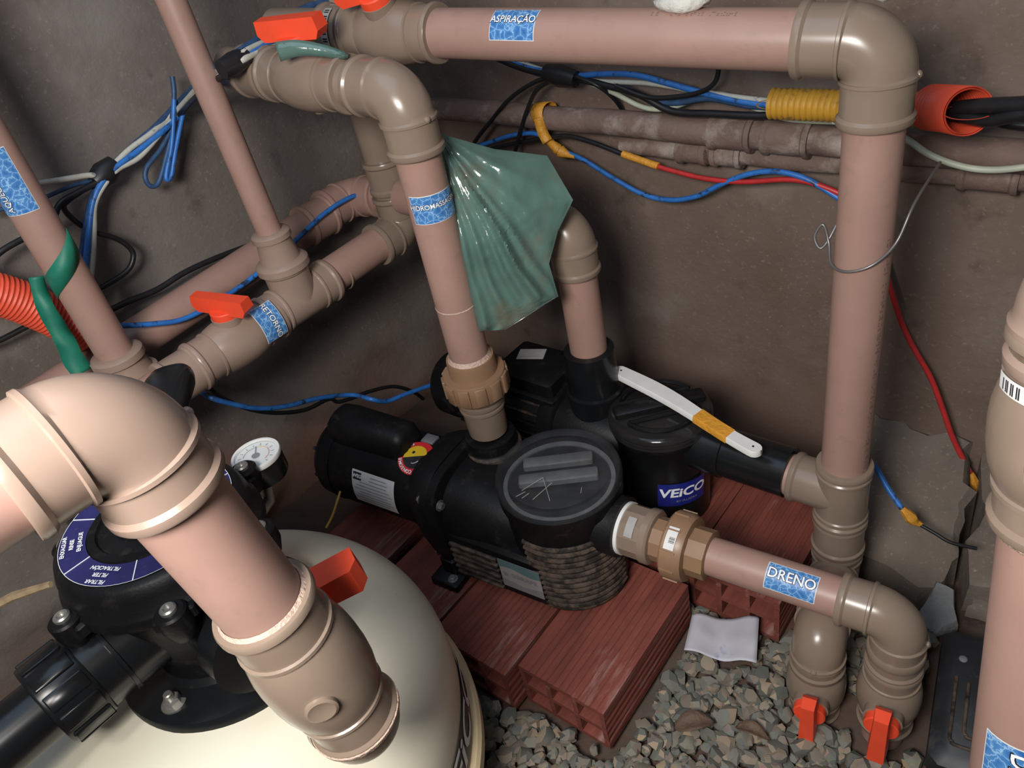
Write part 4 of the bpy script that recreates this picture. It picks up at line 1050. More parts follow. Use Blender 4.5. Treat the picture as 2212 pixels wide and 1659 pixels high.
bag().top('plastic_bag', BAG, 'crumpled translucent green plastic bag hanging behind the HIDROMASSAGEM pipe', 'bag', smooth=60)

# ------------------------------------------------------------------ pipes on the back wall
def wall_pipe(name, label, pts, r, colls):
    t = thing(name, label, 'pipe', V(pts[0]))
    a = V(pts[0]); b = V(pts[1])
    MB().sweep([a.lerp(b, i / 20) + V((0, 0, 0.0015 * math.sin(i * 1.7))) for i in range(21)], r, 28).build('pipe', OLDP, t)
    d = (b - a).normalized()
    for s_ in colls:
        coupling(t, a.lerp(b, s_), d, r - 0.001, 0.034, m=OLDP)
    return t
W0 = V((-1.1522, 1.042, 0.6246)); W1 = V((-0.3698, 1.042, 0.6067)); wd_ = (W1 - W0)
wall_pipe('wall_pipe', 'grimy brown pipe splashed with plaster on the back wall, upper of two', [W0 - wd_ * 0.25, W0 + wd_ * 1.7], 0.0205, (0.545, 0.60, 0.86))
W2 = V((-0.6052, 1.055, 0.5721)); W3 = V((-0.3728, 1.055, 0.5708)); wd_ = W3 - W2
wall_pipe('wall_pipe', 'thinner grimy brown pipe on the back wall just below the plastered one', [W2 - wd_ * 0.5, W2 + wd_ * 3.4], 0.0150, (0.155, 0.20, 0.60))

# ------------------------------------------------------------------ corrugated conduits
def conduit(mb, pts, r, pitch=0.0048, seg=36, hollow=True):
    ps = spline(pts, 60); L_ = 0; out = []; rad = []
    for i, p in enumerate(ps):
        if i: L_ += (ps[i] - ps[i - 1]).length
        out.append(p); rad.append(r - 0.0016 * (0.5 - 0.5 * math.cos(2 * PI * L_ / pitch)) )
    # resample finely so that each ring is modelled
    tot = L_; n = int(tot / pitch * 6); res = []; acc = [0]
    for i in range(1, len(ps)): acc.append(acc[-1] + (ps[i] - ps[i - 1]).length)
    j = 0
    for k in range(n + 1):
        s_ = tot * k / n
        while j < len(acc) - 2 and acc[j + 1] < s_: j += 1
        t = (s_ - acc[j]) / max(1e-9, acc[j + 1] - acc[j]); res.append(ps[j].lerp(ps[j + 1], t))
    rad = [r - 0.0018 * (0.5 - 0.5 * math.cos(2 * PI * k / 6)) ** 0.7 for k in range(n + 1)]
    mb.sweep(res, rad, seg, cap=False)
    if hollow:
        mb.sweep(res, [q - 0.0022 for q in rad], seg, cap=False)
        mb.sweep([res[-1], res[-1]], [rad[-1], rad[-1] - 0.0022], seg, cap=False)
        mb.sweep([res[0], res[0]], [rad[0], rad[0] - 0.0022], seg, cap=False)
    return mb
cp = [(-0.4387, 1, 0.6706), (-0.3813, 1, 0.6707), (-0.3231, 1, 0.6704), (-0.2329, 1, 0.6699)]
conduit(MB(), cp, 0.0205, 0.0078).top('yellow_conduit', CONDY, 'yellow corrugated conduit behind the tall suction pipe', 'conduit')
cr = [(-0.2423, 1, 0.6729), (-0.2145, 0.972, 0.6815), (-0.1892, 0.935, 0.6929)]
conduit(MB(), cr, 0.0262, 0.0062).top('red_conduit_collar', CONDR, 'short red-orange corrugated conduit end sleeved over the yellow conduit', 'conduit')
cl = [(-1.185, 0.1956, 0.6787), (-1.185, 0.2229, 0.6504), (-1.185, 0.2455, 0.6209), (-1.185, 0.2748, 0.5736), (-1.185, 0.2883, 0.5448)]
conduit(MB(), cl, 0.0300, 0.0062).top('red_conduit', CONDR, 'red-orange corrugated conduit at the left edge behind the heater pipe', 'conduit')

# ------------------------------------------------------------------ cables
def cable(name, label, pts, r, m, group=None, cat='cable', seg=10):
    return MB().sweep(spline(pts, 7), r, seg).top(name, m, label, cat, group)
GL = 'cable bundle on the left wall'
XC = -1.235
cable('cable', 'off-white cable of the left wall bundle, upper strand', [(-1, 0.8382, 0.8649), (-1, 0.7825, 0.8674), (-1, 0.7367, 0.8656), (-1, 0.6746, 0.8602), (-0.965, 0.6005, 0.8665), (-0.965, 0.5572, 0.8609), (-1.07, 0.5644, 0.8294), (-1.215, 0.5827, 0.78), (-1.215, 0.5289, 0.7634), (-1.215, 0.4843, 0.7538), (-1.215, 0.4339, 0.7382), (-1.215, 0.4044, 0.7448), (-1.215, 0.3607, 0.7549), (-1.215, 0.3257, 0.7644), (-1.215, 0.2805, 0.7851)], 0.0042, WHTW, GL)
cable('cable', 'off-white cable of the left wall bundle, lower strand ending in the blue drop', [(-0.995, 0.8427, 0.8584), (-0.995, 0.7798, 0.8604), (-0.995, 0.6845, 0.8537), (-0.96, 0.5992, 0.8598), (-0.96, 0.5546, 0.8548), (-1.06, 0.5589, 0.8232), (-1.21, 0.5883, 0.7804), (-1.21, 0.5353, 0.7577), (-1.21, 0.4896, 0.7391), (-1.21, 0.4529, 0.7358), (-1.21, 0.4267, 0.7251), (-1.21, 0.3984, 0.7046), (-1.21, 0.3778, 0.6695), (-1.21, 0.3563, 0.634), (-1.21, 0.3304, 0.5963), (-1.21, 0.3156, 0.5762)], 0.0042, WHTW, GL)
cable('cable', 'dusty dark blue cable at the top of the left wall bundle', [(-1.01, 0.8313, 0.8735), (-1.01, 0.7602, 0.8804), (-1.01, 0.7168, 0.881), (-1.01, 0.6721, 0.8745), (-0.97, 0.6023, 0.8707), (-0.97, 0.5579, 0.8629), (-1.07, 0.5668, 0.8343), (-1.22, 0.594, 0.7882), (-1.22, 0.5376, 0.7671), (-1.22, 0.4908, 0.7538), (-1.22, 0.4432, 0.7368), (-1.22, 0.4098, 0.7168), (-1.22, 0.3819, 0.6887), (-1.22, 0.3575, 0.655), (-1.22, 0.3328, 0.621), (-1.22, 0.3193, 0.5882)], 0.0050, NAVYW, GL)
cable('cable', 'blue cable of the left wall bundle hanging down below the tape knot', [(-1, 0.8299, 0.8683), (-1, 0.7475, 0.8702), (-1, 0.6929, 0.8637), (-0.962, 0.6001, 0.8619), (-0.962, 0.5594, 0.8545), (-1.06, 0.5635, 0.8248), (-1.21, 0.591, 0.7773), (-1.21, 0.5403, 0.7595), (-1.21, 0.4943, 0.7481), (-1.21, 0.4507, 0.7389), (-1.21, 0.4197, 0.7259), (-1.21, 0.3955, 0.706), (-1.21, 0.3713, 0.6726), (-1.21, 0.3481, 0.6383), (-1.21, 0.3325, 0.6152), (-1.21, 0.3248, 0.5873)], 0.0045, BLUEW, GL)
cable('cable', 'black cable of the left wall bundle curving off to the left edge', [(-1.005, 0.8142, 0.866), (-1.005, 0.7019, 0.8564), (-0.967, 0.6013, 0.8569), (-0.967, 0.5535, 0.8505), (-1.065, 0.5568, 0.8206), (-1.215, 0.5831, 0.7727), (-1.215, 0.5276, 0.7531), (-1.215, 0.4786, 0.7431), (-1.215, 0.4298, 0.7305), (-1.215, 0.3875, 0.7271), (-1.215, 0.3566, 0.7229), (-1.215, 0.3328, 0.7051), (-1.215, 0.2963, 0.701), (-1.215, 0.2544, 0.6968), (-1.215, 0.2204, 0.6822)], 0.0045, BLKW, GL)
cable('cable', 'black cable looping out below the tape knot on the left wall', [(-1.222, 0.5024, 0.7514), (-1.222, 0.4339, 0.7318), (-1.222, 0.3733, 0.7218), (-1.222, 0.36, 0.7133), (-1.222, 0.3658, 0.6886), (-1.222, 0.3798, 0.6668), (-1.222, 0.4052, 0.6427), (-1.222, 0.4173, 0.6207), (-1.222, 0.4157, 0.6053), (-1.222, 0.3972, 0.5903), (-1.222, 0.3591, 0.5861), (-1.222, 0.3285, 0.5867), (-1.222, 0.2937, 0.578), (-1.222, 0.2542, 0.5851), (-1.222, 0.1931, 0.5864), (-1.222, 0.1689, 0.5898)], 0.0042, BLKW, GL)
cable('cable', 'blue cable loop dangling from the left wall bundle', [(-1.218, 0.5965, 0.8249), (-1.218, 0.5886, 0.8029), (-1.218, 0.5725, 0.7763), (-1.218, 0.555, 0.7535), (-1.218, 0.5277, 0.7344), (-1.218, 0.4983, 0.7202), (-1.218, 0.4876, 0.7058), (-1.218, 0.4894, 0.6921), (-1.218, 0.5031, 0.6916), (-1.218, 0.5273, 0.7159), (-1.218, 0.5516, 0.7437), (-1.218, 0.5716, 0.773)], 0.0038, NAVYW, GL)
cable('cable', 'short hanging blue cable loop beside the thin vertical pipe', [(-1.214, 0.582, 0.7946), (-1.214, 0.5635, 0.7616), (-1.214, 0.5449, 0.7317), (-1.214, 0.5219, 0.7032), (-1.214, 0.516, 0.6919), (-1.214, 0.5255, 0.694), (-1.214, 0.5473, 0.7233), (-1.214, 0.5702, 0.7518), (-1.214, 0.5899, 0.7739), (-1.214, 0.6137, 0.7838)], 0.0036, BLUEW, GL)
cable('cable', 'thin teal cable running to the left edge from the tape knot', [(-1.226, 0.4337, 0.7278), (-1.226, 0.3899, 0.7356), (-1.226, 0.3479, 0.7362), (-1.226, 0.3161, 0.7399), (-1.226, 0.2687, 0.7477)], 0.0030, NAVYW, GL)
MB().sweep([(-1.222, 0.4169, 0.7281), (-1.222, 0.4352, 0.7341), (-1.222, 0.4571, 0.7425)], [0.014, 0.019, 0.013], 14).top('tape_knot', BLKW, 'black electrical tape knot around the left wall cables', 'tape')
MB().sweep([(-0.962, 0.5364, 0.8547), (-0.962, 0.5572, 0.8574), (-0.962, 0.5783, 0.8603)], [0.012, 0.014, 0.012], 14).top('tape_knot', BLKW, 'black tape band on the cable bundle left of the upper valve', 'tape')
cable('long_black_cable', 'black cable sagging across the left wall above the shadowed pipe', [(-1.225, 1.0148, 0.5379), (-1.225, 0.9115, 0.529), (-1.225, 0.8349, 0.5253), (-1.225, 0.7767, 0.515), (-1.225, 0.709, 0.5165), (-1.225, 0.6277, 0.5262), (-1.225, 0.5438, 0.5378), (-1.225, 0.481, 0.5424), (-1.225, 0.4265, 0.5396), (-1.225, 0.3787, 0.5449), (-1.225, 0.3248, 0.549), (-1.225, 0.2841, 0.5582), (-1.225, 0.2391, 0.5934), (-1.225, 0.2015, 0.6329)], 0.0048, BLKW)
cable('blue_wire', 'bright blue cable stretched along the left wall behind the red valve handle', [(-1.15, 0.9355, 0.5232), (-1.15, 0.8735, 0.5279), (-1.15, 0.7967, 0.5459), (-1.15, 0.7279, 0.5436), (-1.15, 0.6563, 0.5274), (-1.15, 0.5673, 0.5103), (-1.15, 0.4879, 0.5033), (-1.15, 0.418, 0.5061), (-1.15, 0.3692, 0.5251), (-1.15, 0.3117, 0.5566), (-1.15, 0.2773, 0.5807)], 0.0042, BLUEW)
cable('black_wire', 'black cable crossing under the blue one near the left conduit', [(-1.2, 0.2021, 0.6382), (-1.2, 0.2242, 0.6084), (-1.2, 0.2422, 0.58), (-1.2, 0.2708, 0.5543), (-1.2, 0.3226, 0.5239), (-1.2, 0.3644, 0.5113), (-1.2, 0.4253, 0.497)], 0.0042, BLKW)
cable('floor_blue_wire', 'blue cable drooping over the bare ground towards the front pump', [(-1.15, 0.299, 0.5471), (-1.15, 0.3214, 0.5103), (-1.15, 0.3432, 0.4672), (-1.15, 0.3703, 0.4118), (-1.06, 0.3619, 0.418), (-1.06, 0.3889, 0.3837), (-1.06, 0.4266, 0.3464), (-1.06, 0.4723, 0.3179), (-1.06, 0.5336, 0.2912), (-1.06, 0.5961, 0.2539), (-1, 0.5941, 0.2658), (-1, 0.6242, 0.2387), (-1, 0.673, 0.2224), (-1, 0.7655, 0.1892)], 0.0042, BLUEW)
cable('floor_black_wire', 'black cable drooping beside the blue one towards the front pump', [(-1.07, 0.3709, 0.4321), (-1.07, 0.3834, 0.3956), (-1.07, 0.4158, 0.3489), (-1.07, 0.4564, 0.3109), (-1.07, 0.5053, 0.282), (-1.07, 0.5547, 0.2705), (-1.07, 0.5698, 0.2531), (-1.07, 0.5993, 0.2406), (-1.07, 0.6417, 0.2271), (-1.07, 0.6944, 0.2015), (-1.07, 0.7325, 0.163), (-1.07, 0.7536, 0.1275)], 0.0038, BLKW)
cable('thin_yellow_wire', 'thin yellow wire dropping under the motor of the front pump', [(-0.9349, 0.439, 0.2012), (-0.9273, 0.4224, 0.1946), (-0.9273, 0.4049, 0.1777), (-0.9301, 0.3881, 0.1642)], 0.0022, YELW)
# heater ribbon
rb = thing('green_ribbon', 'green plastic ribbon tied round the heater pipe, its tail hanging down', 'ribbon', (HX + 0.02, HY - 0.03, 0.5))
def strip(pts, w, name, par=None, m=GREEN, tw=0.0):
    ps = spline(pts, 7); n = len(ps); vs = []
    for i, p in enumerate(ps):
        d = (ps[min(i + 1, n - 1)] - ps[max(i - 1, 0)]).normalized()
        view = (V((0, 0, 1.03)) - p).normalized(); s_ = d.cross(view).normalized()
        a = tw * math.sin(i * 0.35); s_ = s_ * math.cos(a) + view * math.sin(a)
        ww = w[0] + (w[1] - w[0]) * i / (n - 1) if isinstance(w, tuple) else w
        vs += [p - s_ * ww, p + view * 0.002, p + s_ * ww]
    fs = []
    for i in range(n - 1):
        fs += [(3 * i, 3 * i + 1, 3 * i + 4, 3 * i + 3), (3 * i + 1, 3 * i + 2, 3 * i + 5, 3 * i + 4)]
    return MB().add(vs, fs)
# wrap: helical band
vs = []; n = 26
for i in range(n + 1):
    t = i / n; a = -1.9 + 3.0 * t
    zc = 0.655 + 0.055 * t
    for dz in (-0.016, 0.016):
        vs.append((HX + 0.0268 * math.cos(a), HY + 0.0268 * math.sin(a), zc + dz))
MB().add(vs, [(2 * i, 2 * i + 1, 2 * i + 3, 2 * i + 2) for i in range(n)]).build('band', GREEN, rb, solid=0.0008)
tp_ = [(-1.1276, 0.2572, 0.6734), (-1.128, 0.2508, 0.6503), (-1.1225, 0.2453, 0.6306), (-1.1199, 0.2439, 0.6006), (-1.1151, 0.2417, 0.5763), (-1.1143, 0.2385, 0.555), (-1.1087, 0.2388, 0.5322)]
strip(tp_, (0.009, 0.015), 'tail', tw=0.25).build('tail', GREEN, rb, solid=0.0008)
mb = strip([(-0.849, 0.5523, 0.8719), (-0.8288, 0.5652, 0.8721), (-0.8074, 0.5808, 0.8653), (-0.7873, 0.593, 0.8564), (-0.784, 0.6008, 0.8519)], (0.011, 0.003), 'x'); mb.top('green_strip', BAG, 'scrap of thin green plastic caught under the upper red valve handle', 'plastic scrap', solid=0.0008)
# back wall cables
GB = 'cable bundle on the back wall'
YC = 1.03
cable('cable', 'white cable of the back wall bundle running into the yellow conduit', [(-0.9546, 1.03, 0.7314), (-0.901, 1.03, 0.7161), (-0.8306, 1.03, 0.6978), (-0.7851, 1.03, 0.6888), (-0.7315, 1.03, 0.6852), (-0.6473, 1.03, 0.6839), (-0.5701, 1.03, 0.6746), (-0.4981, 1.03, 0.6667), (-0.4309, 1.03, 0.6617)], 0.0040, WHTW, GB)
cable('cable', 'white cable sagging below the back wall bundle', [(-0.8254, 1.035, 0.6941), (-0.7798, 1.035, 0.6858), (-0.7196, 1.035, 0.668), (-0.6704, 1.035, 0.6477), (-0.6377, 1.035, 0.6432), (-0.6011, 1.035, 0.6502), (-0.5657, 1.035, 0.665), (-0.5288, 1.035, 0.6687), (-0.4936, 1.035, 0.656), (-0.4391, 1.035, 0.6392), (-0.4001, 1.035, 0.6366), (-0.3567, 1.035, 0.6374)], 0.0040, GRNW, GB)
cable('cable', 'blue cable of the back wall bundle', [(-0.9539, 1.028, 0.7274), (-0.8668, 1.028, 0.7049), (-0.7919, 1.028, 0.6944), (-0.7284, 1.028, 0.6973), (-0.6692, 1.028, 0.6966), (-0.6065, 1.028, 0.6839), (-0.5397, 1.028, 0.6694), (-0.4833, 1.028, 0.6607), (-0.4234, 1.028, 0.6564)], 0.0045, BLUEW, GB)
cable('cable', 'dark blue cable under the blue one on the back wall', [(-0.9478, 1.032, 0.7232), (-0.8618, 1.032, 0.6961), (-0.7869, 1.032, 0.6866), (-0.7076, 1.032, 0.6786), (-0.6427, 1.032, 0.659), (-0.603, 1.032, 0.6553), (-0.5493, 1.032, 0.6638), (-0.4852, 1.032, 0.6553), (-0.4315, 1.032, 0.6534)], 0.0048, NAVYW, GB)
cable('cable', 'thick black cable of the back wall bundle', [(-0.9621, 1.026, 0.7304), (-0.8851, 1.026, 0.7054), (-0.8094, 1.026, 0.6934), (-0.7379, 1.026, 0.6836), (-0.6629, 1.026, 0.6675), (-0.6083, 1.026, 0.6447), (-0.5397, 1.026, 0.6434), (-0.4688, 1.026, 0.6437), (-0.416, 1.026, 0.6498)], 0.0055, BLKW, GB)
cable('cable', 'black cable looping down from the tape to the bag, outer loop', [(-0.7777, 1.022, 0.6987), (-0.8205, 1.022, 0.6945), (-0.867, 1.022, 0.6825), (-0.9254, 1.022, 0.6537), (-0.98, 1.022, 0.6126), (-1.0248, 1.022, 0.577), (-1.0552, 1.022, 0.5477)], 0.0038, BLKW, GB)
cable('cable', 'black cable looping down from the tape to the bag, inner loop', [(-0.7681, 1.02, 0.6937), (-0.8152, 1.02, 0.6901), (-0.8578, 1.02, 0.6719), (-0.8852, 1.02, 0.6397), (-0.9096, 1.02, 0.6018), (-0.9343, 1.02, 0.5575)], 0.0038, BLKW, GB)
cable('cable', 'black cable bending up behind the suction pipe', [(-0.7007, 1.022, 0.682), (-0.6442, 1.022, 0.6658), (-0.5888, 1.022, 0.6688), (-0.5508, 1.022, 0.6778), (-0.5315, 1.022, 0.6918), (-0.5258, 1.022, 0.714), (-0.5259, 1.022, 0.7325)], 0.0036, BLKW, GB)
cable('cable', 'thin black cable slanting down to the plastered wall pipe', [(-0.7854, 1.02, 0.6992), (-0.7341, 1.02, 0.682), (-0.7234, 1.045, 0.6543), (-0.7253, 1.07, 0.6245), (-0.7213, 1.07, 0.6054)], 0.0034, BLKW, GB)
MB().sweep([(-0.8339, 1.02, 0.7017), (-0.8046, 1.02, 0.6961), (-0.7731, 1.02, 0.6907)], [0.013, 0.018, 0.013], 14).top('tape_knot', BLKW, 'black tape knot around the back wall cable bundle', 'tape')
cable('pale_green_cable', 'pale green cable sagging across the wall at the right edge', [(-0.3564, 1, 0.6507), (-0.2988, 1, 0.6459), (-0.2648, 1, 0.632), (-0.2364, 1, 0.6146), (-0.199, 1, 0.603), (-0.1644, 1, 0.602), (-0.1239, 1, 0.6106)], 0.0042, GRNW)
cable('black_supply_cable', 'thick black cable leaving the red conduit end, upper one', [(-0.2222, 0.975, 0.6791), (-0.1951, 0.945, 0.6937), (-0.1682, 0.93, 0.7019), (-0.1415, 0.92, 0.7073), (-0.1126, 0.91, 0.7136)], 0.0085, BLKW)
cable('black_supply_cable', 'dusty black cable leaving the red conduit end, lower one', [(-0.2193, 0.975, 0.6755), (-0.1937, 0.945, 0.6836), (-0.1679, 0.93, 0.6861), (-0.1477, 0.92, 0.6946), (-0.1115, 0.91, 0.7076)], 0.0075, BLKW)
cable('black_supply_cable', 'black cable at the right edge below the dusty one', [(-0.2152, 0.99, 0.6687), (-0.1814, 0.99, 0.6659), (-0.1531, 0.99, 0.661), (-0.1176, 0.99, 0.6592)], 0.0070, BLKW)
cable('wavy_blue_wire', 'bright blue wire waving across the back wall from the orange tape', [(-1.0764, 1.03, 0.5504), (-1.0113, 1.03, 0.5659), (-0.9493, 1.03, 0.5839), (-0.8931, 1.03, 0.5924), (-0.8634, 1.03, 0.5841), (-0.8313, 1.03, 0.5655), (-0.7889, 1.03, 0.5521), (-0.7352, 1.03, 0.526), (-0.6739, 1.03, 0.5009), (-0.6216, 1.03, 0.497), (-0.575, 1.03, 0.5088), (-0.5382, 1.03, 0.5298), (-0.4924, 1.03, 0.5522), (-0.4494, 1.03, 0.5619), (-0.4083, 1.03, 0.5574), (-0.3747, 1.03, 0.5427), (-0.3415, 1.03, 0.5242)], 0.0042, BLUEW)
cable('splice_wire', 'dark wire rising to the taped splice on the back wall', [(-1.0151, 1.03, 0.5521), (-0.9414, 1.03, 0.5706), (-0.8631, 1.03, 0.5858), (-0.8165, 1.03, 0.592), (-0.7647, 1.03, 0.584), (-0.7025, 1.03, 0.567)], 0.0040, BLKW)
cable('red_wire', 'red wire running right from the taped splice', [(-0.6554, 1.03, 0.555), (-0.6178, 1.03, 0.5482), (-0.5614, 1.03, 0.5404), (-0.4999, 1.03, 0.5405), (-0.4354, 1.03, 0.5505), (-0.4014, 1.03, 0.5511), (-0.3683, 1.03, 0.5434), (-0.3357, 1.03, 0.5318)], 0.0040, REDW)
MB().sweep(spline([(-0.7068, 1.03, 0.569), (-0.6808, 1.03, 0.5623), (-0.641, 1.03, 0.5531)], 4), 0.0058, 12).top('splice_tape', TAPE, 'orange tape sleeve joining the dark wire to the red wire', 'tape')
MB().sweep(spline([(-0.8607, 1.03, 0.5827), (-0.8411, 1.03, 0.5673), (-0.829, 1.03, 0.5614), (-0.8049, 1.03, 0.5566)], 4), [0.006, 0.007, 0.008, 0.009, 0.010, 0.0085, 0.011, 0.010, 0.009, 0.007, 0.006, 0.005, 0.0045], 10).top('splice_tape', TAPE, 'crumpled orange tape on the wavy blue wire', 'tape')
tz_ = V((-0.8676, 1.042, 0.6182))
vs = []; n = 24
for i in range(n + 1):
    a = 2 * PI * i / n; dr = 0.0218
    for dx in (-0.013, 0.012):
        vs.append(tz_ + V((dx + 0.002 * math.sin(a * 2), dr * math.cos(a) * 0.98, dr * math.sin(a) + 0.004)))
mb = MB().add(vs, [(2 * i, 2 * i + 1, 2 * i + 3, 2 * i + 2) for i in range(n)])
q = [(-0.8622, 1.018, 0.6254), (-0.8591, 1.018, 0.6013), (-0.8513, 1.018, 0.5845)]
m2 = strip(q, 0.009, 'x'); mb.add(m2.v, m2.f)
mb.top('tape_loop', TAPE, 'orange tape looped round the plastered wall pipe', 'tape', solid=0.0008)
cable('long_red_wire', 'red wire hanging down the back wall right of the tall pipe', [(-0.2911, 1.04, 0.4401), (-0.2784, 1.04, 0.4045), (-0.2567, 1.04, 0.346), (-0.2365, 1.04, 0.3058), (-0.2051, 1.04, 0.2549), (-0.1828, 1.04, 0.2043), (-0.1593, 1.04, 0.1477), (-0.1264, 1.04, 0.0881)], 0.0042, REDW)
MB().sweep(spline([(-0.1283, 1.04, 0.0922), (-0.12, 1.04, 0.0708), (-0.1128, 1.04, 0.0484), (-0.1057, 1.04, 0.0225)], 4), [0.004, 0.006, 0.007, 0.008, 0.007, 0.006, 0.006, 0.005, 0.005, 0.004, 0.0035, 0.003, 0.003], 8).top('splice_tape', TAPE, 'dirty orange tape at the lower end of the long red wire', 'tape')
cable('blue_wire', 'blue wire emerging behind the tee at the foot of the tall pipe', [(-0.2429, 0.889, 0.2023), (-0.2248, 0.8883, 0.1829), (-0.2042, 0.875, 0.1662), (-0.177, 0.8635, 0.1443)], 0.0042, BLUEW)
MB().sweep(spline([(-0.1798, 0.8637, 0.1475), (-0.1704, 0.8643, 0.1383), (-0.1614, 0.8645, 0.1293), (-0.1514, 0.8686, 0.1229)], 4), [0.004, 0.005, 0.006, 0.007, 0.0075, 0.0085, 0.009, 0.008, 0.007, 0.005, 0.0045, 0.004, 0.003], 8).top('splice_tape', TAPE, 'crumpled orange tape on the lower blue wire by the footing', 'tape')
cable('ground_black_wire', 'thin black wire crossing the cement footing to the broken wall corner', [(-0.1553, 0.8664, 0.1249), (-0.1329, 0.8655, 0.1183), (-0.1109, 0.8645, 0.1119), (-0.0805, 0.8739, 0.1071)], 0.0026, BLKW)
cable('tie_wire', 'thin grey wire looped loosely round the tall suction pipe', [(A.x + 0.040, A.y + 0.10, 0.66), (A.x + 0.040, A.y + 0.02, 0.650), (A.x + 0.033, A.y - 0.005, 0.615), (A.x + 0.018, A.y - 0.027, 0.598), (A.x - 0.006, A.y - 0.031, 0.588), (A.x - 0.026, A.y - 0.020, 0.588), (A.x - 0.036, A.y - 0.002, 0.602), (A.x - 0.045, A.y + 0.002, 0.622), (A.x - 0.052, A.y - 0.002, 0.608), (A.x - 0.044, A.y - 0.004, 0.596), (A.x - 0.036, A.y + 0.004, 0.610), (A.x - 0.030, A.y + 0.03, 0.64)], 0.0016, GREYW, cat='wire')

# ------------------------------------------------------------------ small things on the ground
mb = MB()
PC = [V(p) for p in [(-0.3714, 0.5626, 0.03), (-0.3908, 0.6238, 0.03), (-0.3061, 0.6699, 0.03), (-0.2766, 0.5965, 0.03)]]
n = 14; vs = []
for j in range(n + 1):
    for i in range(n + 1):
        a = PC[0].lerp(PC[3], i / n); b = PC[1].lerp(PC[2], i / n); p = a.lerp(b, j / n)
        p = p + V((0, 0, 0.006 * math.sin(i * 0.55 + 0.8) + 0.003 * noise.noise(p * 40)))
        vs.append(p)
mb.add(vs, [(j * (n + 1) + i, j * (n + 1) + i + 1, (j + 1) * (n + 1) + i + 1, (j + 1) * (n + 1) + i) for j in range(n) for i in range(n)])
mb.top('paper_card', CARD, 'damp white paper card with faded blue print lying on the gravel', 'paper', solid=0.0006, smooth=80)
def leaf(c, ang, L_, W_, label):
    c = V(c); d = V((math.cos(ang), math.sin(ang), 0)); t = V((-d.y, d.x, 0)); vs = []; n = 12
    for i in range(n + 1):
        s_ = i / n; w = W_ * math.sin(PI * s_ ** 0.85) ** 0.8 + 0.0004; z = 0.010 * math.sin(PI * s_)
        for k, zz in ((-1, 0.006), (-0.5, 0.002), (0, 0), (0.5, 0.002), (1, 0.006)):
            vs.append(c + d * (L_ * (s_ - 0.5)) + t * (w * k) + V((0, 0, z + zz * w / W_)))
    fs = [(5 * i + k, 5 * i + k + 1, 5 * i + 5 + k + 1, 5 * i + 5 + k) for i in range(n) for k in range(4)]
    return MB().add(vs, fs).top('dry_leaf', LEAF, label, 'leaf', 'dry leaves on the gravel', solid=0.0006, smooth=70)
leaf((-0.3082, 0.4743, 0.022), 0.75, 0.055, 0.014, 'dry brown leaf on the gravel, larger one between brick and red valves')
leaf((-0.2404, 0.5051, 0.022), 0.15, 0.045, 0.009, 'narrow dry brown leaf on the gravel left of the drain valves')
# dark plastic box at the lower right
bx = thing('dark_plastic_box', 'dark plastic box with raised L-shaped ridges by the right drain pipe', 'box', (-0.005, 0.66, 0))
ex = V((0.985, 0.17, 0)); ey = V((-0.17, 0.985, 0)); BC = V((0.045, 0.690, 0.030))
MB().box(BC, ex * 0.115, ey * 0.10, ZV * 0.028, 0.012).build('body', BLACKD, bx)
for k in range(3):
    o_ = 0.010 + 0.014 * k
    a = BC + ex * (-0.105 + o_) + ey * (0.02 - 0.004 * k) + ZV * 0.029; b = BC + ex * (-0.105 + o_) + ey * (-0.085 + o_) + ZV * 0.029; c = BC + ex * 0.06 + ey * (-0.085 + o_) + ZV * 0.029
    MB().sweep(spline([a, a.lerp(b, 0.5), a.lerp(b, 0.9), b + ex * 0.003 + ey * 0.003, b.lerp(c, 0.06), b.lerp(c, 0.5), c], 5), 0.0022, 8).build('ridge', RIBM, bx)
for dx, dy in ((-0.09, 0.05), (0.03, -0.02), (0.0, 0.085)):
    MB().rev(BC + ex * dx + ey * dy + ZV * 0.027, ZV, [(0, 0.005), (0.002, 0.005), (0.003, 0.003)], 14).build('stud', GREYP, bx)
# plaster flake and broken chunks at the wall foot
slab([(-0.125, 0.785), (-0.095, 0.775), (-0.075, 0.800), (-0.092, 0.845), (-0.118, 0.850)], 0.01, 0.020, lambda x, y: (y - 0.78) * 0.35, 0.006).top('plaster_flake', FLAKE, 'pale grey plaster flake leaning at the broken foot of the wall', 'debris')
for i, (px, py, s_) in enumerate(((-0.02, 0.80, 0.030), (0.02, 0.86, 0.035), (-0.055, 0.865, 0.022), (-0.36, 0.965, 0.035), (-0.42, 0.99, 0.03), (-0.30, 0.955, 0.025), (-0.48, 1.0, 0.03))):
    mb = slab([(px - s_, py - s_ * 0.6), (px + s_ * 0.8, py - s_ * 0.7), (px + s_, py + s_ * 0.4), (px - s_ * 0.3, py + s_ * 0.8)], -0.01, s_ * 0.7, lambda x, y: 0, 0.010)
    lab = ['broken plaster lump nearest the right drain pipe', 'largest plaster lump by the right wall foot', 'small plaster lump beside the grey flake', 'plaster lump fallen behind the black suction sleeve', 'plaster lump at the wall foot behind the white stick', 'small plaster lump at the wall foot left of the tall pipe', 'plaster lump at the wall foot behind the rear pump'][i]
    mb.top('plaster_lump', FOOT, lab, 'debris', 'plaster lumps at the wall foot')
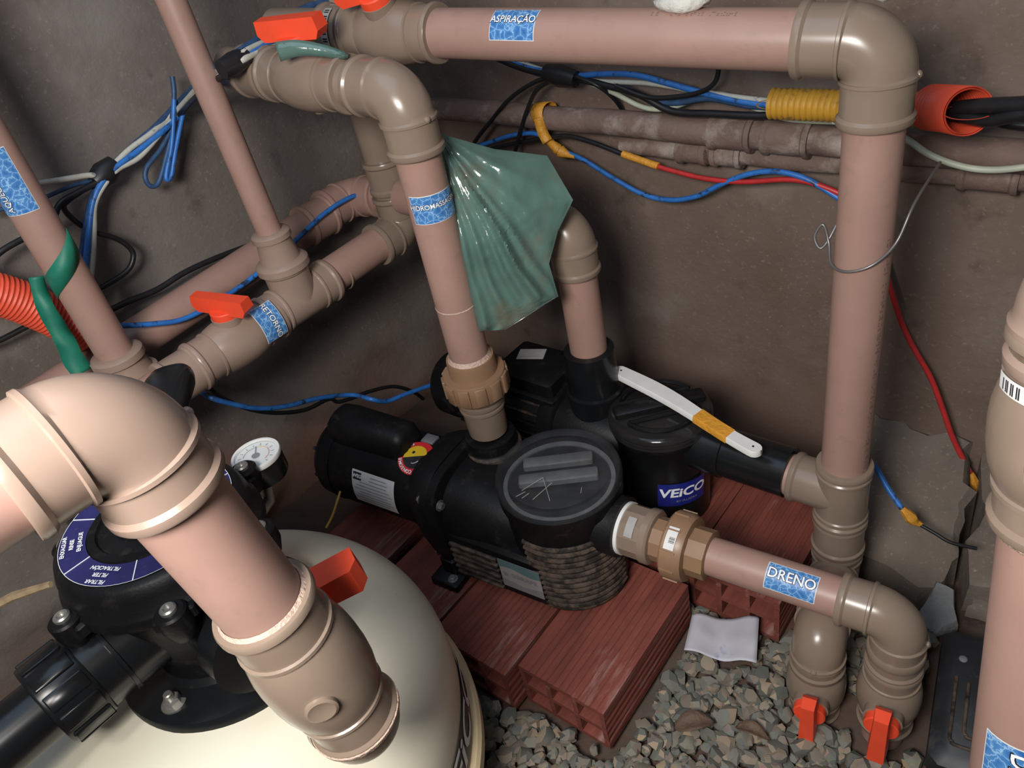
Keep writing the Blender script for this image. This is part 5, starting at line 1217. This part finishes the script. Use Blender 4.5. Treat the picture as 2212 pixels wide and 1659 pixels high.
def blob(c, r, label):
    vs = []; fs = []; c = V(c); nu, nv = 16, 9
    for j in range(nv + 1):
        th = PI * j / nv
        for i in range(nu):
            ph = 2 * PI * i / nu; d = V((math.sin(th) * math.cos(ph), math.sin(th) * math.sin(ph), math.cos(th)))
            vs.append(c + V((d.x * r[0], d.y * r[1], d.z * r[2])) * (1 + 0.25 * noise.noise(d * 2.2 + c * 9)))
    fs = [(j * nu + i, j * nu + (i + 1) % nu, (j + 1) * nu + (i + 1) % nu, (j + 1) * nu + i) for j in range(nv) for i in range(nu)]
    return MB().add(vs, fs).top('mortar_blob', MORTAR, label, 'mortar', 'mortar blobs on the suction pipe', smooth=80)
blob(AE + ad * 0.190 + ZV * 0.036, (0.030, 0.020, 0.012), 'white mortar blob on top of the suction pipe at the picture top')
blob(AE + V((0.0, 0.0, 0.045)), (0.016, 0.014, 0.010), 'small white mortar blob on top of the suction elbow')
# wooden sliver behind the multiport valve
MB().sweep([(-0.965, -0.0325, 0.3985), (-0.9404, 0.003, 0.4076), (-0.9001, 0.0382, 0.4175)], [0.005, 0.006, 0.004], 6).top('wood_sliver', WOOD, 'pale wooden sliver at the left edge beside the multiport valve', 'stick')

# ------------------------------------------------------------------ gravel
def stone_mesh(seed):
    rnd = random.Random(seed); vs = []; nu, nv = 7, 4
    sx, sy, sz = rnd.uniform(0.85, 1.25), rnd.uniform(0.7, 1.0), rnd.uniform(0.5, 0.75)
    vs.append(V((0, 0, 1)))
    for j in range(1, nv):
        th = PI * j / nv
        for i in range(nu):
            ph = 2 * PI * (i + 0.5 * (j % 2)) / nu
            vs.append(V((math.sin(th) * math.cos(ph), math.sin(th) * math.sin(ph), math.cos(th))))
    vs.append(V((0, 0, -1)))
    out = []
    for d in vs:
        k = 1 + rnd.uniform(-0.26, 0.2); out.append((d.x * sx * k, d.y * sy * k, d.z * sz * k))
    fs = [(0, 1 + i, 1 + (i + 1) % nu) for i in range(nu)]
    for j in range(nv - 2):
        for i in range(nu):
            a = 1 + j * nu + i; b = 1 + j * nu + (i + 1) % nu; fs.append((a, a + nu, b + nu, b))
    last = len(vs) - 1; o_ = 1 + (nv - 2) * nu
    fs += [(last, o_ + (i + 1) % nu, o_ + i) for i in range(nu)]
    return out, fs
SM = [stone_mesh(i) for i in range(14)]
SME = []
for i, (vs, fs) in enumerate(SM):
    me = bpy.data.meshes.new('gravel_stone'); me.from_pydata(vs, [], fs); me.validate(); me.update(); me.materials.append(STONE)
    me.polygons.foreach_set('use_smooth', [True] * len(me.polygons)); me.set_sharp_from_angle(angle=math.radians(28)); SME.append(me)
cw = V((0, 0, 1.03))
def blocked(x, y):
    for bxx, by, w in ((-0.464, 0.392, 0.09), (-0.612, 0.366, 0.09), (-0.76, 0.372, 0.09), (-0.925, 0.41, 0.09)):
        if abs(x - bxx) < w and by - 0.012 < y < by + 0.245: return True
    if -0.88 < x < -0.262 and 0.655 < y < 0.91: return True
    if (x - TC.x) ** 2 + (y - TC.y) ** 2 < 0.262 ** 2: return True
    for c_, r_ in ((D1, 0.045), (V1, 0.045), (RF, 0.045), (A, 0.05)):
        if (x - c_.x) ** 2 + (y - c_.y) ** 2 < r_ ** 2: return True
    if -0.385 < x < -0.285 and 0.575 < y < 0.665 and rnd.random() < 0.6: return True
    q = V((x, y, 0)) - V((BC.x, BC.y, 0))
    if abs(q.dot(ex)) < 0.125 and abs(q.dot(ey)) < 0.112: return True
    return False
cand = []
rnd = random.Random(5)
gy_ = 0.26
while gy_ < 0.90:
    gx_ = -0.68
    while gx_ < 0.06:
        x = gx_ + rnd.uniform(-0.007, 0.007); y = gy_ + rnd.uniform(-0.007, 0.007)
        edge = 0.78 + 0.05 * noise.noise(V((x * 6, 2.2, 0)))
        if not blocked(x, y) and y < edge and not (x > -0.09 and y > 0.60):
            s_ = rnd.choice((0.008, 0.0095, 0.011, 0.0125, 0.0145)) * rnd.uniform(0.85, 1.2)
            cand.append((x, y, s_, rnd.uniform(-0.005, 0.006)))
        gx_ += 0.0132
    gy_ += 0.0128
def inview(x, y):
    p = V((x, y, 0)) - cw; d = p.dot(FWD); px = 1106 + 1650 * p.dot(RIGHT) / d; py = 829.5 - 1650 * p.dot(UPV) / d
    return 0 < px < 2212 and 0 < py < 1659 and (px > 1040 or py < 1300), d
seen = []; rest = []
for c_ in cand:
    ok, d = inview(c_[0], c_[1])
    if ok and c_[3] > -0.001: seen.append((c_[2] / d, c_))
    else: rest.append(c_)
seen.sort(reverse=True)
big = [c_ for _, c_ in seen[:300]]; rest += [c_ for _, c_ in seen[300:]]
for i, (x, y, s_, dz) in enumerate(big):
    o = bpy.data.objects.new('gravel_stone', SME[rnd.randrange(14)]); C.objects.link(o)
    o.location = (x, y, s_ * 0.35 + dz); o.scale = (s_, s_, s_); o.rotation_euler = (rnd.uniform(-0.5, 0.5), rnd.uniform(-0.5, 0.5), rnd.uniform(0, 6.28))
    o['label'] = 'angular grey-brown gravel stone lying loose on the ground'; o['category'] = 'stone'; o['group'] = 'gravel stones on the ground'
mb = MB()
for x, y, s_, dz in rest:
    vs, fs = SM[rnd.randrange(14)]
    mt = Matrix.Translation((x, y, s_ * 0.3 + dz)) @ Matrix.Rotation(rnd.uniform(0, 6.28), 4, 'Z') @ Matrix.Rotation(rnd.uniform(-0.5, 0.5), 4, 'X') @ Matrix.Scale(s_, 4)
    mb.add([mt @ V(p) for p in vs], fs)
g_ = mb.build('gravel', STONE, smooth=28)
g_['label'] = 'bed of small grey and tan gravel covering the ground'; g_['category'] = 'gravel'; g_['kind'] = 'stuff'
